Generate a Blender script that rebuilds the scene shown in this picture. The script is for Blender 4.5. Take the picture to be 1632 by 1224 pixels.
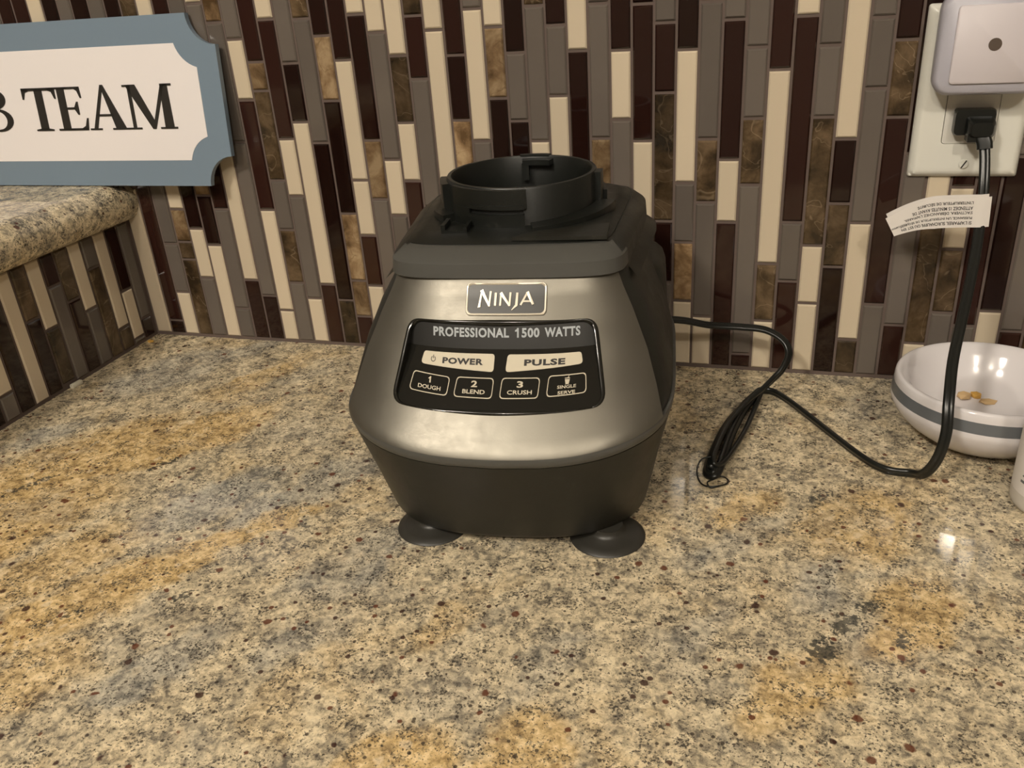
import bpy, bmesh, math, random
import numpy as np
from mathutils import Vector, Matrix
from mathutils.geometry import delaunay_2d_cdt

# ------------------------------------------------------------------ clear
for o in list(bpy.data.objects):
    bpy.data.objects.remove(o, do_unlink=True)
scene = bpy.context.scene
COL = scene.collection
rnd = random.Random(7)

# ------------------------------------------------------------------ camera
FPX = 1369.076
CAM_POS = Vector((0.6066, -0.6777, 0.32183))
R0 = (0.95664374, 0.28361823, -0.06628318)      # camera right
R1 = (0.06843686, -0.44008451, -0.89534464)     # camera down
R2 = (-0.28310626, 0.85198963, -0.44041403)     # camera forward
cam_data = bpy.data.cameras.new('camera')
cam_data.sensor_fit = 'HORIZONTAL'
cam_data.sensor_width = 36.0
cam_data.lens = FPX / 1632.0 * 36.0
cam_data.clip_start = 0.01
cam = bpy.data.objects.new('camera', cam_data)
COL.objects.link(cam)
cam.matrix_world = Matrix((
    (R0[0], -R1[0], -R2[0], CAM_POS.x),
    (R0[1], -R1[1], -R2[1], CAM_POS.y),
    (R0[2], -R1[2], -R2[2], CAM_POS.z),
    (0, 0, 0, 1)))
scene.camera = cam

# ------------------------------------------------------------------ world, lights, exposure
world = bpy.data.worlds.new('world')
scene.world = world
world.use_nodes = True
bg = world.node_tree.nodes['Background']
bg.inputs['Color'].default_value = (1.0, 0.90, 0.76, 1)
bg.inputs['Strength'].default_value = 0.03

def lamp(name, loc, target, size, power, color):
    d = bpy.data.lights.new(name, 'AREA')
    d.shape = 'DISK'
    d.size = size
    d.energy = power
    d.color = color
    o = bpy.data.objects.new(name, d)
    COL.objects.link(o)
    o.location = loc
    o.rotation_euler = (Vector(target) - Vector(loc)).to_track_quat('-Z', 'Y').to_euler()
    return o

WARM = (1.0, 0.91, 0.78)
def bulb(name, loc, radius, power, color):
    d = bpy.data.lights.new(name, 'POINT')
    d.shadow_soft_size = radius; d.energy = power; d.color = color
    o = bpy.data.objects.new(name, d); COL.objects.link(o); o.location = loc
    return o
bulb('ceiling_bulb', (0.36, -2.10, 1.44), 0.035, 20.0, WARM)
bulb('ceiling_bulb', (1.22, -1.90, 1.44), 0.035, 28.0, WARM)
lamp('ceiling_lamp', (-0.06, -1.60, 1.52), (0.45, -0.45, 0.0), 0.24, 25.0, WARM)

scene.view_settings.view_transform = 'Standard'
scene.view_settings.look = 'None'
scene.view_settings.gamma = 1.0
scene.view_settings.use_curve_mapping = False
scene.view_settings.exposure = 0.28

# ------------------------------------------------------------------ helpers
def link(name, me, parent=None, mat=None, loc=None):
    o = bpy.data.objects.new(name, me)
    COL.objects.link(o)
    if mat is not None and me is not None and len(me.materials) == 0:
        me.materials.append(mat)
    if parent is not None:
        o.parent = parent
    if loc is not None:
        o.location = loc
    return o

def tag(o, label=None, cat=None, group=None, kind=None):
    if label: o['label'] = label
    if cat: o['category'] = cat
    if group: o['group'] = group
    if kind: o['kind'] = kind
    return o

def empty(name, loc, rz=0.0):
    o = bpy.data.objects.new(name, None)
    o.empty_display_size = 0.02
    COL.objects.link(o)
    o.location = loc
    o.rotation_euler = (0, 0, rz)
    return o

def mesh(name, verts, faces, smooth=False):
    me = bpy.data.meshes.new(name)
    me.from_pydata([tuple(v) for v in verts], [], faces)
    me.validate()
    bm = bmesh.new(); bm.from_mesh(me)
    bmesh.ops.recalc_face_normals(bm, faces=bm.faces)
    bm.to_mesh(me); bm.free()
    if smooth:
        for p in me.polygons: p.use_smooth = True
    return me

def sharp(me, deg=35):
    """smooth shading with hard edges above an angle"""
    for p in me.polygons: p.use_smooth = True
    bm = bmesh.new(); bm.from_mesh(me)
    a = math.radians(deg)
    for e in bm.edges:
        if len(e.link_faces) == 2:
            e.smooth = e.calc_face_angle(0) < a
    bm.to_mesh(me); bm.free()
    return me

def join(parts):
    """list of (verts, faces) -> one (verts, faces)"""
    V, Fc = [], []
    for v, f in parts:
        b = len(V)
        V += [tuple(x) for x in v]
        Fc += [tuple(i + b for i in ff) for ff in f]
    return V, Fc

def loft(sections, cap0=True, cap1=True):
    """rings of equal vertex count -> closed skin"""
    n = len(sections[0]); V = []; Fc = []
    for s in sections: V += [tuple(p) for p in s]
    for i in range(len(sections) - 1):
        for j in range(n):
            k = (j + 1) % n
            Fc.append((i*n + j, i*n + k, (i+1)*n + k, (i+1)*n + j))
    if cap0: Fc.append(tuple(range(n)))
    if cap1: Fc.append(tuple((len(sections)-1)*n + j for j in range(n)))
    return V, Fc

def box(x0, x1, y0, y1, z0, z1):
    v = [(x0,y0,z0),(x1,y0,z0),(x1,y1,z0),(x0,y1,z0),(x0,y0,z1),(x1,y0,z1),(x1,y1,z1),(x0,y1,z1)]
    f = [(0,3,2,1),(4,5,6,7),(0,1,5,4),(1,2,6,5),(2,3,7,6),(3,0,4,7)]
    return v, f

def rbox_mesh(name, x0, x1, y0, y1, z0, z1, bev=0.002, seg=3):
    v, f = box(x0, x1, y0, y1, z0, z1)
    me = mesh(name, v, f)
    bm = bmesh.new(); bm.from_mesh(me)
    bmesh.ops.bevel(bm, geom=list(bm.edges), offset=bev, segments=seg, profile=0.5, affect='EDGES')
    bm.to_mesh(me); bm.free()
    return sharp(me, 40)

def lathe(profile, n=48, center=(0, 0)):
    secs = []
    for r, z in profile:
        secs.append([(center[0] + r*math.cos(2*math.pi*i/n), center[1] + r*math.sin(2*math.pi*i/n), z) for i in range(n)])
    return secs

def catmull(pts, sub=10):
    P = [Vector(p) for p in pts]
    P = [P[0]*2 - P[1]] + P + [P[-1]*2 - P[-2]]
    out = []
    for i in range(1, len(P) - 2):
        p0, p1, p2, p3 = P[i-1], P[i], P[i+1], P[i+2]
        for k in range(sub):
            t = k / sub
            out.append(0.5*((2*p1) + (p2-p0)*t + (2*p0-5*p1+4*p2-p3)*t*t + (3*p1-p0-3*p2+p3)*t*t*t))
    out.append(P[-2])
    return out

def sweep(path, shape, up=Vector((0, 0, 1)), twist=None):
    """sweep a closed 2-D shape along a path with parallel transport"""
    secs = []
    n = len(path)
    T = [(path[min(i+1, n-1)] - path[max(i-1, 0)]).normalized() for i in range(n)]
    s = T[0].cross(up)
    if s.length < 1e-3: s = T[0].cross(Vector((1, 0, 0)))
    s.normalize()
    for i in range(n):
        s = (s - T[i]*s.dot(T[i])).normalized()
        u = s.cross(T[i]).normalized()
        a = twist(i/(n-1)) if twist else 0.0
        ca, sa = math.cos(a), math.sin(a)
        secs.append([path[i] + (s*ca + u*sa)*x + (u*ca - s*sa)*y for x, y in shape])
    return loft(secs)

def circle2(r, n=10):
    return [(r*math.cos(2*math.pi*i/n), r*math.sin(2*math.pi*i/n)) for i in range(n)]

def figure8(r, n=9):
    """outline of a flat twin cable"""
    out = []
    d = r*0.86
    a0 = math.radians(32)
    for i in range(n):
        a = -math.pi + a0 + (2*math.pi - 2*a0)*i/(n-1)
        out.append((d + r*math.cos(a), r*math.sin(a)))
    for i in range(n):
        a = a0 + (2*math.pi - 2*a0)*i/(n-1)
        out.append((-d + r*math.cos(a), r*math.sin(a)))
    return out

def rrect(w, h, r, n=5):
    """rounded rectangle outline centred on the origin, counter-clockwise"""
    out = []
    for cx, cy, a0 in ((w/2-r, h/2-r, 0), (-w/2+r, h/2-r, 90), (-w/2+r, -h/2+r, 180), (w/2-r, -h/2+r, 270)):
        for i in range(n + 1):
            a = math.radians(a0 + 90*i/n)
            out.append((cx + r*math.cos(a), cy + r*math.sin(a)))
    return out

def round_poly(pts, r, n=5):
    """round the corners of a convex polygon (counter-clockwise)"""
    out = []
    m = len(pts)
    for i in range(m):
        p = Vector(pts[i]); a = Vector(pts[i-1]); b = Vector(pts[(i+1) % m])
        da = (a - p).normalized(); db = (b - p).normalized()
        ang = da.angle(db)
        rr = r[i] if isinstance(r, (list, tuple)) else r
        t = min(rr/math.tan(ang/2), (a-p).length*0.49, (b-p).length*0.49)
        s = p + da*t; e = p + db*t
        for k in range(n + 1):
            u = k/n
            out.append(tuple(s*(1-u)**2 + p*2*u*(1-u) + e*u*u))
    return out

def dense(poly, step):
    out = []
    m = len(poly)
    for i in range(m):
        a = Vector(poly[i]); b = Vector(poly[(i+1) % m])
        k = max(1, int((b-a).length/step))
        for j in range(k): out.append(tuple(a + (b-a)*(j/k)))
    return out

def cdt_fill(outer, holes=(), step=None):
    """triangulate a 2-D polygon (with holes and inner grid points)"""
    pts = [Vector((p[0], p[1])) for p in outer]
    edges = [(i, (i+1) % len(outer)) for i in range(len(outer))]
    for h in holes:
        b = len(pts)
        pts += [Vector((p[0], p[1])) for p in h]
        edges += [(b+i, b+(i+1) % len(h)) for i in range(len(h))]
    def inside(x, y, poly):
        c = False
        for i in range(len(poly)):
            x1, y1 = poly[i-1][:2]; x2, y2 = poly[i][:2]
            if (y1 > y) != (y2 > y) and x < (x2-x1)*(y-y1)/(y2-y1) + x1: c = not c
        return c
    if step:
        xs = [p[0] for p in outer]; ys = [p[1] for p in outer]
        y = min(ys) + step/2
        while y < max(ys):
            x = min(xs) + step/2
            while x < max(xs):
                if inside(x, y, outer) and not any(inside(x, y, h) for h in holes):
                    pts.append(Vector((x, y)))
                x += step
            y += step
    v, e, f, *_ = delaunay_2d_cdt(pts, edges, [], 0, 1e-7)
    F2 = []
    for t in f:
        cx = sum(v[i][0] for i in t)/len(t); cy = sum(v[i][1] for i in t)/len(t)
        if inside(cx, cy, outer) and not any(inside(cx, cy, h) for h in holes):
            F2.append(tuple(t))
    return [tuple(p) for p in v], F2

def slab(outer, fn0, fn1, holes=(), step=None):
    """2-D outline -> solid between two mappings (x,y)->3-D"""
    v, f = cdt_fill(outer, holes, step)
    n = len(v)
    V = [fn0(*p) for p in v] + [fn1(*p) for p in v]
    Fc = [t for t in f] + [tuple(i + n for i in reversed(t)) for t in f]
    cnt = {}
    for t in f:
        for i in range(len(t)):
            a, b = t[i], t[(i+1) % len(t)]
            k = (min(a, b), max(a, b)); cnt.setdefault(k, []).append((a, b))
    for k, l in cnt.items():
        if len(l) == 1:
            a, b = l[0]
            Fc.append((b, a, a + n, b + n))
    return V, Fc

def text2d(body, size=1.0, offset=0.0, sx=1.0, spacing=1.0):
    """flat text mesh (verts, faces) centred on the origin"""
    c = bpy.data.curves.new('text', 'FONT')
    c.body = body; c.size = size; c.align_x = 'CENTER'; c.align_y = 'CENTER'
    c.offset = offset; c.space_character = spacing; c.resolution_u = 3
    c.fill_mode = 'FRONT'
    o = bpy.data.objects.new('text', c); COL.objects.link(o)
    dg = bpy.context.evaluated_depsgraph_get()
    me = bpy.data.meshes.new_from_object(o.evaluated_get(dg))
    v = [(p.co.x*sx, p.co.y) for p in me.vertices]
    f = [tuple(p.vertices) for p in me.polygons]
    bpy.data.objects.remove(o, do_unlink=True); bpy.data.curves.remove(c); bpy.data.meshes.remove(me)
    xs = [p[0] for p in v]; ys = [p[1] for p in v]
    mx, my = (min(xs)+max(xs))/2, (min(ys)+max(ys))/2
    return [(x-mx, y-my) for x, y in v], f, max(xs)-min(xs), max(ys)-min(ys)

def text_fit(body, w, h, offset=0.0, spacing=1.0):
    v, f, tw, th = text2d(body, 1.0, offset, 1.0, spacing)
    return [(x*w/tw, y*h/th) for x, y in v], f

# ------------------------------------------------------------------ materials
def principled(name, color, rough=0.5, metal=0.0, coat=0.0, spec=0.5, ior=None):
    m = bpy.data.materials.new(name); m.use_nodes = True
    b = m.node_tree.nodes['Principled BSDF']
    b.inputs['Base Color'].default_value = (*color, 1)
    b.inputs['Roughness'].default_value = rough
    b.inputs['Metallic'].default_value = metal
    b.inputs['Coat Weight'].default_value = coat
    b.inputs['Coat Roughness'].default_value = 0.06
    b.inputs['Specular IOR Level'].default_value = spec
    if ior: b.inputs['IOR'].default_value = ior
    return m

class N:
    def __init__(s, mat):
        s.t = mat.node_tree; s.b = s.t.nodes['Principled BSDF']
    def new(s, kind, **kw):
        n = s.t.nodes.new(kind)
        for k, v in kw.items():
            if k in n.inputs: n.inputs[k].default_value = v
            else: setattr(n, k, v)
        return n
    def l(s, a, b): s.t.links.new(a, b)
    def ramp(s, fac, stops, interp='LINEAR'):
        r = s.t.nodes.new('ShaderNodeValToRGB'); r.color_ramp.interpolation = interp
        el = r.color_ramp.elements
        while len(el) < len(stops): el.new(0.5)
        for e, (p, c) in zip(el, stops):
            e.position = p; e.color = (*c, 1) if len(c) == 3 else c
        s.l(fac, r.inputs['Fac']); return r.outputs['Color']
    def mix(s, fac, a, b, mode='MIX'):
        m = s.t.nodes.new('ShaderNodeMix'); m.data_type = 'RGBA'; m.blend_type = mode
        for sock, val in ((m.inputs['Factor'], fac), (m.inputs['A'], a), (m.inputs['B'], b)):
            pass
        ins = [i for i in m.inputs if i.enabled]
        f_, a_, b_ = [i for i in m.inputs if i.name == 'Factor' and i.type == 'VALUE'][0], [i for i in m.inputs if i.name == 'A' and i.type == 'RGBA'][0], [i for i in m.inputs if i.name == 'B' and i.type == 'RGBA'][0]
        for sock, val in ((f_, fac), (a_, a), (b_, b)):
            if isinstance(val, (int, float)): sock.default_value = val
            elif isinstance(val, tuple): sock.default_value = (*val, 1)
            else: s.l(val, sock)
        return [o for o in m.outputs if o.type == 'RGBA'][0]
    def math(s, op, a, b=None, c=None, clamp=False):
        m = s.t.nodes.new('ShaderNodeMath'); m.operation = op; m.use_clamp = clamp
        for i, val in enumerate((a, b, c)):
            if val is None: continue
            if isinstance(val, (int, float)): m.inputs[i].default_value = val
            else: s.l(val, m.inputs[i])
        return m.outputs[0]
    def noise(s, vec, scale, detail=4, rough=0.55, dist=0.0):
        n = s.t.nodes.new('ShaderNodeTexNoise')
        n.inputs['Scale'].default_value = scale; n.inputs['Detail'].default_value = detail
        n.inputs['Roughness'].default_value = rough; n.inputs['Distortion'].default_value = dist
        if vec is not None: s.l(vec, n.inputs['Vector'])
        return n
    def smooth(s, val, lo, hi, a=0.0, b=1.0):
        m = s.t.nodes.new('ShaderNodeMapRange'); m.interpolation_type = 'SMOOTHSTEP'
        m.inputs['From Min'].default_value = lo; m.inputs['From Max'].default_value = hi
        m.inputs['To Min'].default_value = a; m.inputs['To Max'].default_value = b
        s.l(val, m.inputs['Value']); return m.outputs[0]

def granite_material():
    m = principled('granite', (0.4, 0.35, 0.25), rough=0.06, spec=0.5)
    g = N(m)
    tc = g.new('ShaderNodeTexCoord').outputs['Object']
    def warped(scale, amp, detail=3):
        wn = g.noise(tc, scale, detail)
        wv = g.new('ShaderNodeVectorMath', operation='SUBTRACT'); g.l(wn.outputs['Color'], wv.inputs[0]); wv.inputs[1].default_value = (0.5, 0.5, 0.5)
        ws = g.new('ShaderNodeVectorMath', operation='SCALE'); g.l(wv.outputs[0], ws.inputs[0]); ws.inputs['Scale'].default_value = amp
        wa = g.new('ShaderNodeVectorMath', operation='ADD'); g.l(tc, wa.inputs[0]); g.l(ws.outputs[0], wa.inputs[1])
        return wa.outputs[0]
    warp = warped(22, 0.055, 5)
    fine = warped(170, 0.009, 3)

    def blobs(spec, vec, lo=0.55, hi=1.05):
        out = None
        for (x, y, rx, ry, w) in spec:
            mp = g.new('ShaderNodeMapping'); mp.vector_type = 'TEXTURE'
            mp.inputs['Location'].default_value = (x, y, 0); mp.inputs['Scale'].default_value = (rx, ry, 0.4)
            mp.inputs['Rotation'].default_value = (0, 0, math.radians(58))
            g.l(vec, mp.inputs['Vector'])
            ln = g.new('ShaderNodeVectorMath', operation='LENGTH'); g.l(mp.outputs[0], ln.inputs[0])
            v = g.smooth(ln.outputs['Value'], lo, hi, w, 0.0)
            out = v if out is None else g.math('MAXIMUM', out, v)
        return out

    n1 = g.noise(tc, 55, 5, 0.62)
    n2 = g.noise(fine, 210, 4, 0.65)
    f12 = g.math('ADD', g.math('MULTIPLY', n1.outputs['Fac'], 0.42), g.math('MULTIPLY', n2.outputs['Fac'], 0.58))
    ground = g.ramp(f12, [(0.37, (0.16, 0.14, 0.108)), (0.44, (0.35, 0.30, 0.215)), (0.51, (0.61, 0.51, 0.34)), (0.60, (0.86, 0.74, 0.51))])
    warm = blobs([(0.105, -0.235, 0.10, 0.050, 1.0), (0.172, -0.185, 0.085, 0.032, 1.0), (0.125, -0.315, 0.09, 0.045, 0.9), (0.225, -0.38, 0.06, 0.030, 0.85), (0.267, -0.325, 0.075, 0.020, 1.0), (0.300, -0.285, 0.05, 0.013, 0.9),
                  (0.186, -0.348, 0.07, 0.03, 0.8), (0.445, -0.349, 0.03, 0.016, 0.6), (0.509, -0.419, 0.035, 0.025, 0.85), (0.455, -0.434, 0.045, 0.02, 0.8), (0.667, -0.210, 0.055, 0.040, 0.85),
                  (0.684, -0.287, 0.05, 0.024, 0.9), (0.632, -0.352, 0.05, 0.024, 0.85), (0.600, -0.200, 0.04, 0.018, 0.7), (0.239, -0.433, 0.05, 0.03, 0.7), (0.165, -0.080, 0.07, 0.022, 0.6), (0.80, -0.32, 0.09, 0.05, 0.6), (0.56, -0.47, 0.06, 0.03, 0.6)], warp)
    cool = blobs([(0.241, -0.262, 0.075, 0.022, 1.0), (0.075, -0.080, 0.075, 0.045, 0.9), (0.308, -0.230, 0.075, 0.026, 0.8), (0.377, -0.308, 0.06, 0.025, 0.7), (0.308, -0.405, 0.05, 0.018, 0.8),
                  (0.375, -0.374, 0.04, 0.018, 0.7), (0.040, -0.212, 0.05, 0.02, 0.8), (0.512, -0.362, 0.04, 0.016, 0.5), (0.598, -0.240, 0.05, 0.018, 0.55), (0.583, -0.319, 0.03, 0.014, 0.6),
                  (0.640, -0.270, 0.03, 0.012, 0.6), (0.686, -0.041, 0.06, 0.025, 0.6), (0.12, -0.03, 0.05, 0.02, 0.7)], warp)
    big = g.noise(warp, 16, 4, 0.6)
    warm = g.math('ADD', warm, g.smooth(big.outputs['Fac'], 0.53, 0.66, 0.0, 0.35), clamp=True)
    cool = g.math('ADD', cool, g.smooth(big.outputs['Fac'], 0.36, 0.46, 0.4, 0.0), clamp=True)
    gold = g.ramp(f12, [(0.34, (0.18, 0.115, 0.05)), (0.43, (0.43, 0.285, 0.115)), (0.51, (0.68, 0.475, 0.21)), (0.62, (0.92, 0.71, 0.39))])
    col = g.mix(g.math('MULTIPLY', warm, 0.88), ground, gold)
    grey = g.ramp(f12, [(0.35, (0.115, 0.115, 0.108)), (0.45, (0.25, 0.245, 0.22)), (0.53, (0.43, 0.41, 0.35)), (0.64, (0.66, 0.61, 0.49))])
    col = g.mix(g.math('MULTIPLY', cool, 0.70), col, grey)
    # pale feldspar crystals
    v1 = g.new('ShaderNodeTexVoronoi'); v1.inputs['Scale'].default_value = 120; g.l(fine, v1.inputs['Vector'])
    sc1 = g.new('ShaderNodeSeparateColor'); g.l(v1.outputs['Color'], sc1.inputs[0])
    pale = g.math('MULTIPLY', g.smooth(v1.outputs['Distance'], 0.25, 0.45, 1, 0), g.math('GREATER_THAN', sc1.outputs[0], 0.82))
    col = g.mix(g.math('MULTIPLY', pale, g.math('ADD', g.math('MULTIPLY', warm, 0.4), 0.3)), col, (0.80, 0.66, 0.44))
    # grey-brown mottling and dark pepper of two sizes
    n4 = g.noise(tc, 75, 4, 0.6)
    n6 = g.noise(tc, 290, 3, 0.62)
    t6 = g.math('ADD', n6.outputs['Fac'], g.math('MULTIPLY', g.math('SUBTRACT', n4.outputs['Fac'], 0.5), 0.45))
    col = g.mix(g.math('MULTIPLY', g.smooth(t6, 0.54, 0.67), 0.55), col, (0.105, 0.09, 0.072))
    n3 = g.noise(tc, 640, 3, 0.65)
    thr = g.math('ADD', n3.outputs['Fac'], g.math('MULTIPLY', g.math('SUBTRACT', n4.outputs['Fac'], 0.5), 0.5))
    col = g.mix(g.math('MULTIPLY', g.smooth(thr, 0.555, 0.635), 0.88), col, (0.040, 0.037, 0.034))
    v3 = g.new('ShaderNodeTexVoronoi'); v3.inputs['Scale'].default_value = 210; g.l(tc, v3.inputs['Vector'])
    sc3 = g.new('ShaderNodeSeparateColor'); g.l(v3.outputs['Color'], sc3.inputs[0])
    blk = g.math('MULTIPLY', g.smooth(v3.outputs['Distance'], 0.16, 0.27, 1, 0), g.math('GREATER_THAN', sc3.outputs[0], 0.74))
    col = g.mix(g.math('MULTIPLY', blk, 0.88), col, (0.045, 0.035, 0.028))
    # rust-red garnets
    for sc_, seed_, thr_, rad in ((88, (0, 0, 0), 0.83, 0.20), (150, (3.1, 1.7, 0), 0.80, 0.22)):
        mp = g.new('ShaderNodeMapping'); mp.inputs['Location'].default_value = seed_; g.l(tc, mp.inputs['Vector'])
        v2 = g.new('ShaderNodeTexVoronoi'); v2.inputs['Scale'].default_value = sc_; g.l(mp.outputs[0], v2.inputs['Vector'])
        sc2 = g.new('ShaderNodeSeparateColor'); g.l(v2.outputs['Color'], sc2.inputs[0])
        dd = g.math('ADD', v2.outputs['Distance'], g.math('MULTIPLY', g.math('SUBTRACT', n6.outputs['Fac'], 0.5), 0.30))
        gar = g.math('MULTIPLY', g.smooth(dd, rad - 0.05, rad + 0.05, 1, 0), g.math('GREATER_THAN', sc2.outputs[1], thr_))
        gcol = g.ramp(sc2.outputs[2], [(0.3, (0.050, 0.022, 0.018)), (0.8, (0.125, 0.040, 0.020))])
        col = g.mix(g.math('MULTIPLY', gar, 0.92), col, gcol)
    # bigger dark clusters
    dk = blobs([(0.643, -0.324, 0.016, 0.012, 1.0), (0.655, -0.300, 0.016, 0.008, 0.9), (0.668, -0.284, 0.012, 0.009, 0.9), (0.682, -0.306, 0.012, 0.006, 0.9),
                (0.643, -0.187, 0.016, 0.008, 0.8), (0.093, -0.272, 0.030, 0.007, 0.8), (0.176, -0.227, 0.030, 0.006, 0.8), (0.286, -0.357, 0.014, 0.006, 0.7), (0.23, -0.385, 0.014, 0.006, 0.7)], fine, 0.2, 1.1)
    dks = g.smooth(g.math('ADD', dk, g.math('MULTIPLY', g.math('SUBTRACT', n6.outputs['Fac'], 0.5), 3.4)), 0.50, 0.80)
    dks = g.math('MULTIPLY', dks, g.smooth(dk, 0.02, 0.25))
    col = g.mix(g.math('MULTIPLY', dks, 0.82), col, (0.048, 0.050, 0.045))
    g.l(col, g.b.inputs['Base Color'])
    g.l(g.math('ADD', g.math('MULTIPLY', n3.outputs['Fac'], 0.05), 0.035), g.b.inputs['Roughness'])
    return m

def marble_material(name, dark, mid, light, vein):
    m = principled(name, mid, rough=0.22)
    g = N(m)
    tc = g.new('ShaderNodeTexCoord').outputs['Object']
    oi = g.new('ShaderNodeObjectInfo').outputs['Random']
    cb = g.new('ShaderNodeCombineXYZ')
    g.l(g.math('MULTIPLY', oi, 37.0), cb.inputs[0]); g.l(g.math('MULTIPLY', oi, 91.0), cb.inputs[2])
    ad = g.new('ShaderNodeVectorMath', operation='ADD'); g.l(tc, ad.inputs[0]); g.l(cb.outputs[0], ad.inputs[1])
    n = g.noise(ad.outputs[0], 48, 5, 0.60, 0.35)
    col = g.ramp(n.outputs['Fac'], [(0.36, dark), (0.50, mid), (0.66, light)])
    v = g.noise(ad.outputs[0], 26, 3, 0.5, 0.9)
    ridge = g.math('ABSOLUTE', g.math('SUBTRACT', v.outputs['Fac'], 0.5))
    col = g.mix(g.math('MULTIPLY', g.smooth(ridge, 0.0, 0.010, 1, 0), g.math('MULTIPLY', n.outputs['Fac'], 0.8)), col, vein)
    # some tiles darker, some paler
    t = g.math('ADD', g.math('MULTIPLY', g.math('FRACT', g.math('MULTIPLY', oi, 13.7)), 0.7), 0.65)
    mm = g.new('ShaderNodeMix'); mm.data_type = 'RGBA'
    hsv = g.new('ShaderNodeHueSaturation'); g.l(col, hsv.inputs['Color']); g.l(t, hsv.inputs['Value'])
    g.l(hsv.outputs['Color'], g.b.inputs['Base Color'])
    return m

def glass_tile_material(name, color, rough, jitter=0.12, cloud=0.0):
    m = principled(name, color, rough=rough, coat=0.0, spec=0.5)
    g = N(m)
    oi = g.new('ShaderNodeObjectInfo').outputs['Random']
    t = g.math('ADD', g.math('MULTIPLY', oi, 2*jitter), 1.0 - jitter)
    tc = g.new('ShaderNodeTexCoord').outputs['Object']
    n = g.noise(tc, 30, 3)
    t = g.math('MULTIPLY', t, g.math('ADD', g.math('MULTIPLY', n.outputs['Fac'], 2*cloud), 1.0 - cloud))
    hsv = g.new('ShaderNodeHueSaturation'); hsv.inputs['Color'].default_value = (*color, 1); g.l(t, hsv.inputs['Value'])
    g.l(hsv.outputs['Color'], g.b.inputs['Base Color'])
    return m

def speckled_plastic(name, color, rough, bump=0.0, dust=0.0):
    """moulded plastic with a fine grain and a little dust"""
    m = principled(name, color, rough=rough)
    g = N(m)
    tc = g.new('ShaderNodeTexCoord').outputs['Object']
    n = g.noise(tc, 900, 2)
    if bump:
        bp = g.new('ShaderNodeBump'); bp.inputs['Strength'].default_value = bump; bp.inputs['Distance'].default_value = 0.0004
        g.l(n.outputs['Fac'], bp.inputs['Height']); g.l(bp.outputs[0], g.b.inputs['Normal'])
    n2 = g.noise(tc, 60, 5, 0.7)
    g.l(g.math('ADD', g.math('MULTIPLY', n2.outputs['Fac'], 0.25), rough - 0.125), g.b.inputs['Roughness'])
    if dust:
        n3 = g.noise(tc, 38, 6, 0.75, 0.5)
        col = g.mix(g.math('MULTIPLY', g.smooth(n3.outputs['Fac'], 0.56, 0.75), dust), color, (0.16, 0.15, 0.125))
        g.l(col, g.b.inputs['Base Color'])
    return m

MAT = {}
MAT['granite'] = granite_material()
MAT['grout'] = principled('grout', (0.120, 0.088, 0.074), rough=0.85)
MAT['W'] = glass_tile_material('cream_glass', (0.61, 0.52, 0.385), 0.16, 0.05)
MAT['G'] = glass_tile_material('taupe_glass', (0.128, 0.108, 0.092), 0.10, 0.12, 0.06)
MAT['D'] = glass_tile_material('maroon_glass', (0.020, 0.0075, 0.0055), 0.06, 0.5)
MAT['M'] = marble_material('brown_marble', (0.028, 0.018, 0.009), (0.068, 0.044, 0.022), (0.125, 0.085, 0.048), (0.24, 0.18, 0.115))
MAT['T'] = marble_material('tan_marble', (0.085, 0.05, 0.022), (0.21, 0.135, 0.07), (0.36, 0.26, 0.15), (0.12, 0.07, 0.03))
MAT['face'] = speckled_plastic('gunmetal_paint', (0.175, 0.163, 0.135), 0.40, 0.05)
MAT['face'].node_tree.nodes['Principled BSDF'].inputs['Metallic'].default_value = 0.75
MAT['trim'] = speckled_plastic('slate_plastic', (0.070, 0.069, 0.062), 0.42, 0.05)
MAT['body'] = speckled_plastic('black_body_plastic', (0.012, 0.0115, 0.008), 0.46, 0.12, 0.10)
MAT['deck'] = speckled_plastic('black_deck_plastic', (0.0065, 0.0075, 0.006), 0.42, 0.08, 0.14)
MAT['gloss'] = principled('gloss_black', (0.011, 0.0105, 0.0085), rough=0.12)
MAT['strip'] = principled('satin_strip', (0.014, 0.0135, 0.012), rough=0.36)
MAT['badge'] = principled('badge_grey', (0.045, 0.044, 0.040), rough=0.40)
MAT['cavity'] = principled('dark_well_plastic', (0.004, 0.0045, 0.004), rough=0.5)
MAT['cream'] = principled('cream_button', (0.62, 0.56, 0.43), rough=0.4)
MAT['ink'] = principled('dark_ink', (0.02, 0.017, 0.014), rough=0.5)
MAT['print'] = principled('cream_print', (0.56, 0.50, 0.38), rough=0.5)
MAT['print_blue'] = principled('pale_print', (0.42, 0.45, 0.47), rough=0.5)
MAT['chrome'] = principled('chrome', (0.72, 0.66, 0.56), rough=0.16, metal=1.0)
MAT['silver'] = principled('silver_paint', (0.62, 0.56, 0.45), rough=0.30, metal=0.35)
MAT['foot'] = principled('grey_rubber', (0.030, 0.028, 0.023), rough=0.42)
MAT['cable'] = principled('black_cable', (0.009, 0.010, 0.009), rough=0.28)
MAT['plate'] = principled('ivory_plate', (0.74, 0.73, 0.66), rough=0.30)
MAT['recept'] = principled('receptacle_plastic', (0.68, 0.66, 0.60), rough=0.35)
MAT['nl_body'] = principled('night_light_body', (0.44, 0.43, 0.485), rough=0.35)
MAT['nl_face'] = principled('night_light_face', (0.62, 0.575, 0.60), rough=0.42)
MAT['nl_dot'] = principled('sensor_brown', (0.10, 0.075, 0.06), rough=0.3)
MAT['paper'] = principled('tag_paper', (0.78, 0.74, 0.70), rough=0.6)
MAT['bowl'] = principled('white_ceramic', (0.72, 0.69, 0.70), rough=0.10)
MAT['band'] = principled('grey_band', (0.13, 0.14, 0.15), rough=0.30)
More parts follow.
